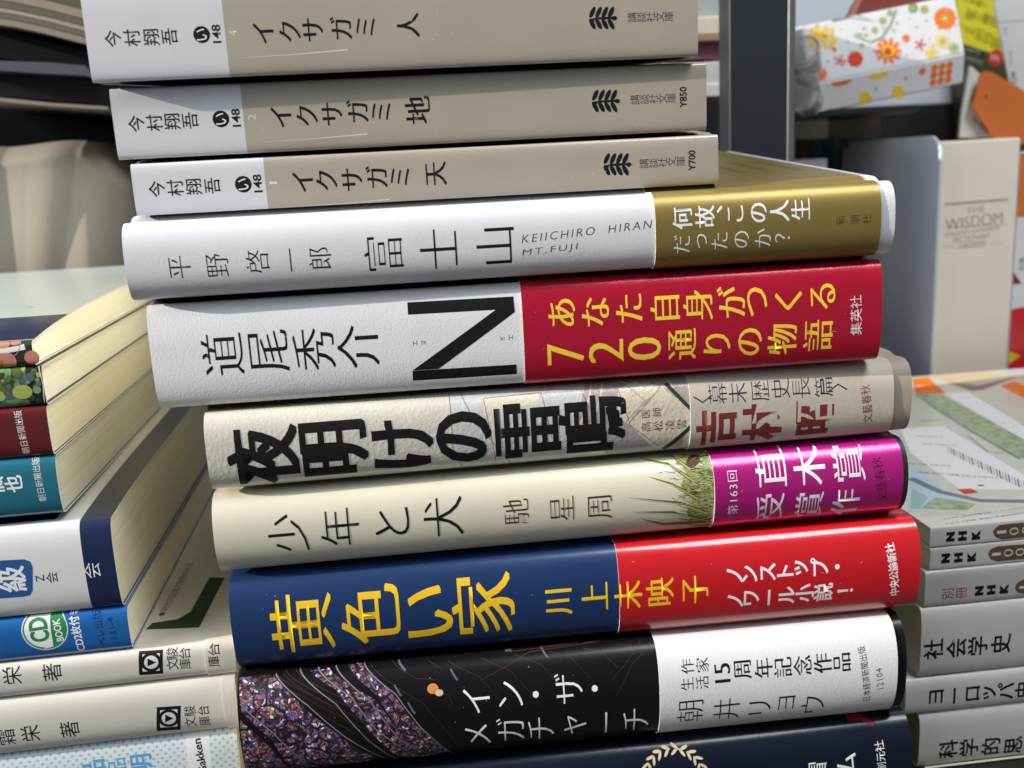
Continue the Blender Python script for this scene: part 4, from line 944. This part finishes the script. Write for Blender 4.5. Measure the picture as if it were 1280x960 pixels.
# cloth bag with folds
def clothbag():
    y = 455; bm = bmesh.new(); nu, nv = 150, 90; a = at(-90,345,y=y); b_ = at(165,345,y=y); top = at(60,172,y=y).z; bot = at(60,352,y=y).z-25
    g = []
    for k in range(nv+1):
        row = []
        v = k/nv
        for i in range(nu+1):
            u = i/nu; ang = math.pi*(u); xx = a.x+(b_.x-a.x)*u
            zt = top+1.2*math.sin(u*9+1)-16*max(0, u-.82)/.18-3*u
            zz = bot+(zt-bot)*v
            fold = 0
            for uc, sl, dp, wd_ in ((.43, -.16, 13, .07), (.80, -.20, 12, .08), (.60, -.22, 4, .10), (.20, .12, 5, .12)):
                q_ = (u-(uc+sl*(1-v)+.012*math.sin(v*6+uc*20)))/wd_
                fold -= dp*(math.exp(-abs(q_)**1.3) if q_ < 0 else math.exp(-abs(q_*.45)**1.6))*(.35+.65*min(1, v*1.6))
            fold *= .42; fold += .8*math.sin(u*9+v*3)+8
            rnd = 26*(1-abs(2*u-1)**6)**.5 if abs(2*u-1) < 1 else 0
            rim = 12*(max(0, v-.9)/.1)**2
            xx -= 9*max(0, (u-.75)/.25)*(1-v)*math.sin(v*3.1)
            row.append(bm.verts.new((xx, y+30-rnd-fold*(.5+.5*math.sin(math.pi*min(1, v*1.15)))+rim, zz)))
        g.append(row)
    for k in range(nv):
        for i in range(nu): bm.faces.new([g[k][i], g[k][i+1], g[k+1][i+1], g[k+1][i]])
    # back and top so that it is a closed bag
    bk = [bm.verts.new((v.co.x, y+60, v.co.z)) for v in g[-1]]; bb = [bm.verts.new((v.co.x, y+60, v.co.z)) for v in g[0]]
    for i in range(nu): bm.faces.new([g[-1][i], g[-1][i+1], bk[i+1], bk[i]]); bm.faces.new([bk[i], bk[i+1], bb[i+1], bb[i]])
    bm.verts.index_update(); o = put('cloth_bag', [v.co.copy() for v in bm.verts], [[q.index for q in f.verts] for f in bm.faces], paper('canvas', (.25,.225,.185), .9, .15, 900, var=.08, vscale=25, spec=.15), None, smooth=True, origin=W((a.x+60, y+20, bot))); bm.free()
    tag(o, 'crumpled grey-beige cloth bag behind the left stack', 'cloth bag')
clothbag()
solid('box', 'low dark box under the cloth bag', 'box', (-90,372), (165,420), 455, 62, MATS['sheet_tan'], zb=DZ)
solid('basket', 'small brown woven basket between cloth bag and central stack', 'basket', (128,250), (190,345), 500, 40, paper('wicker', (.10,.07,.05), .7, .6, 300, var=.4, vscale=300), 2, zb=DZ)
sun_blocker = box('cabinet', (-560, 425, DZ), (60, 0, 0), (0, 300, 0), (0, 0, 560), shelf_b, None, 1, origin=W((-530, 575, DZ))); tag(sun_blocker, 'tall black sun blocker added out of view at the far left of the desk', 'cabinet')  # unseen block added left of frame to keep sun off the cloth bag
# ================================================================== SETTING
desk = put('desk_top', [(-900,-100,DZ-.3),(1100,-100,DZ-.3),(1100,1150,DZ-.3),(-900,1150,DZ-.3)], [[0, 1, 2, 3]], paper('desk_dark', (.02,.018,.017), .45, var=.3, vscale=8), None); desk['kind'] = 'structure'
wall = put('wall', [(-1500,1150,-700),(1700,1150,-700),(1700,1150,1200),(-1500,1150,1200)], [[0, 1, 2, 3]], paper('wall_grey', (.55,.56,.57), .8, var=.1, vscale=3), None); wall['kind'] = 'structure'
solid('cabinet', 'black cabinet in the shade at the back left', 'cabinet', (-300,-200), (420,500), 700, 120, shelf_b, zb=DZ)

# ================================================================== LIGHT AND CAMERA
cam = bpy.data.cameras.new('camera'); co = bpy.data.objects.new('camera', cam); C.objects.link(co)
cam.sensor_width = 36; cam.lens = 36*FPX/1280; cam.clip_start = .005; cam.clip_end = 20
M = Matrix((R, U, -F)).transposed().to_4x4(); M.translation = Vector((0, 0, ZO*MM)); co.matrix_world = M
cam.dof.use_dof = True; cam.dof.focus_distance = .262; cam.dof.aperture_fstop = 15
sc.camera = co
w = bpy.data.worlds.new('World'); sc.world = w; w.use_nodes = True
bg = w.node_tree.nodes['Background']; bg.inputs[0].default_value = (.80,.90,1,1); bg.inputs[1].default_value = .13
def lamp(name, typ, pos, target, energy, col, **k):
    l = bpy.data.lights.new(name, typ); l.energy = energy; l.color = col
    for a_, v_ in k.items(): setattr(l, a_, v_)
    o = bpy.data.objects.new(name, l); C.objects.link(o); o.location = W(pos)
    o.rotation_euler = (Vector(W(target))-Vector(W(pos))).to_track_quat('-Z', 'Y').to_euler(); return o
SUN = Vector((-.95, -.135, .30)).normalized()
tg = Vector((30, 260, -60))
lamp('sunlight', 'SUN', tg+SUN*2500, tg, 7.0, (1, .92, .80), angle=math.radians(.5))
lamp('window_light', 'AREA', Vector((420,-80,800)), Vector((60, 290, -60)), 7.5, (.93,.96,1), shape='RECTANGLE', size=.45, size_y=.35)
lamp('left_window_light', 'AREA', Vector((-800,-60,420)), Vector((100, 400, -40)), 6.0, (.84,.92,1), shape='RECTANGLE', size=.7, size_y=.6)
vs_ = sc.view_settings; vs_.view_transform = 'Standard'; vs_.look = 'None'; vs_.exposure = .14; vs_.gamma = 1
sc.cycles.max_bounces = 8
sc.cycles.use_denoising = True
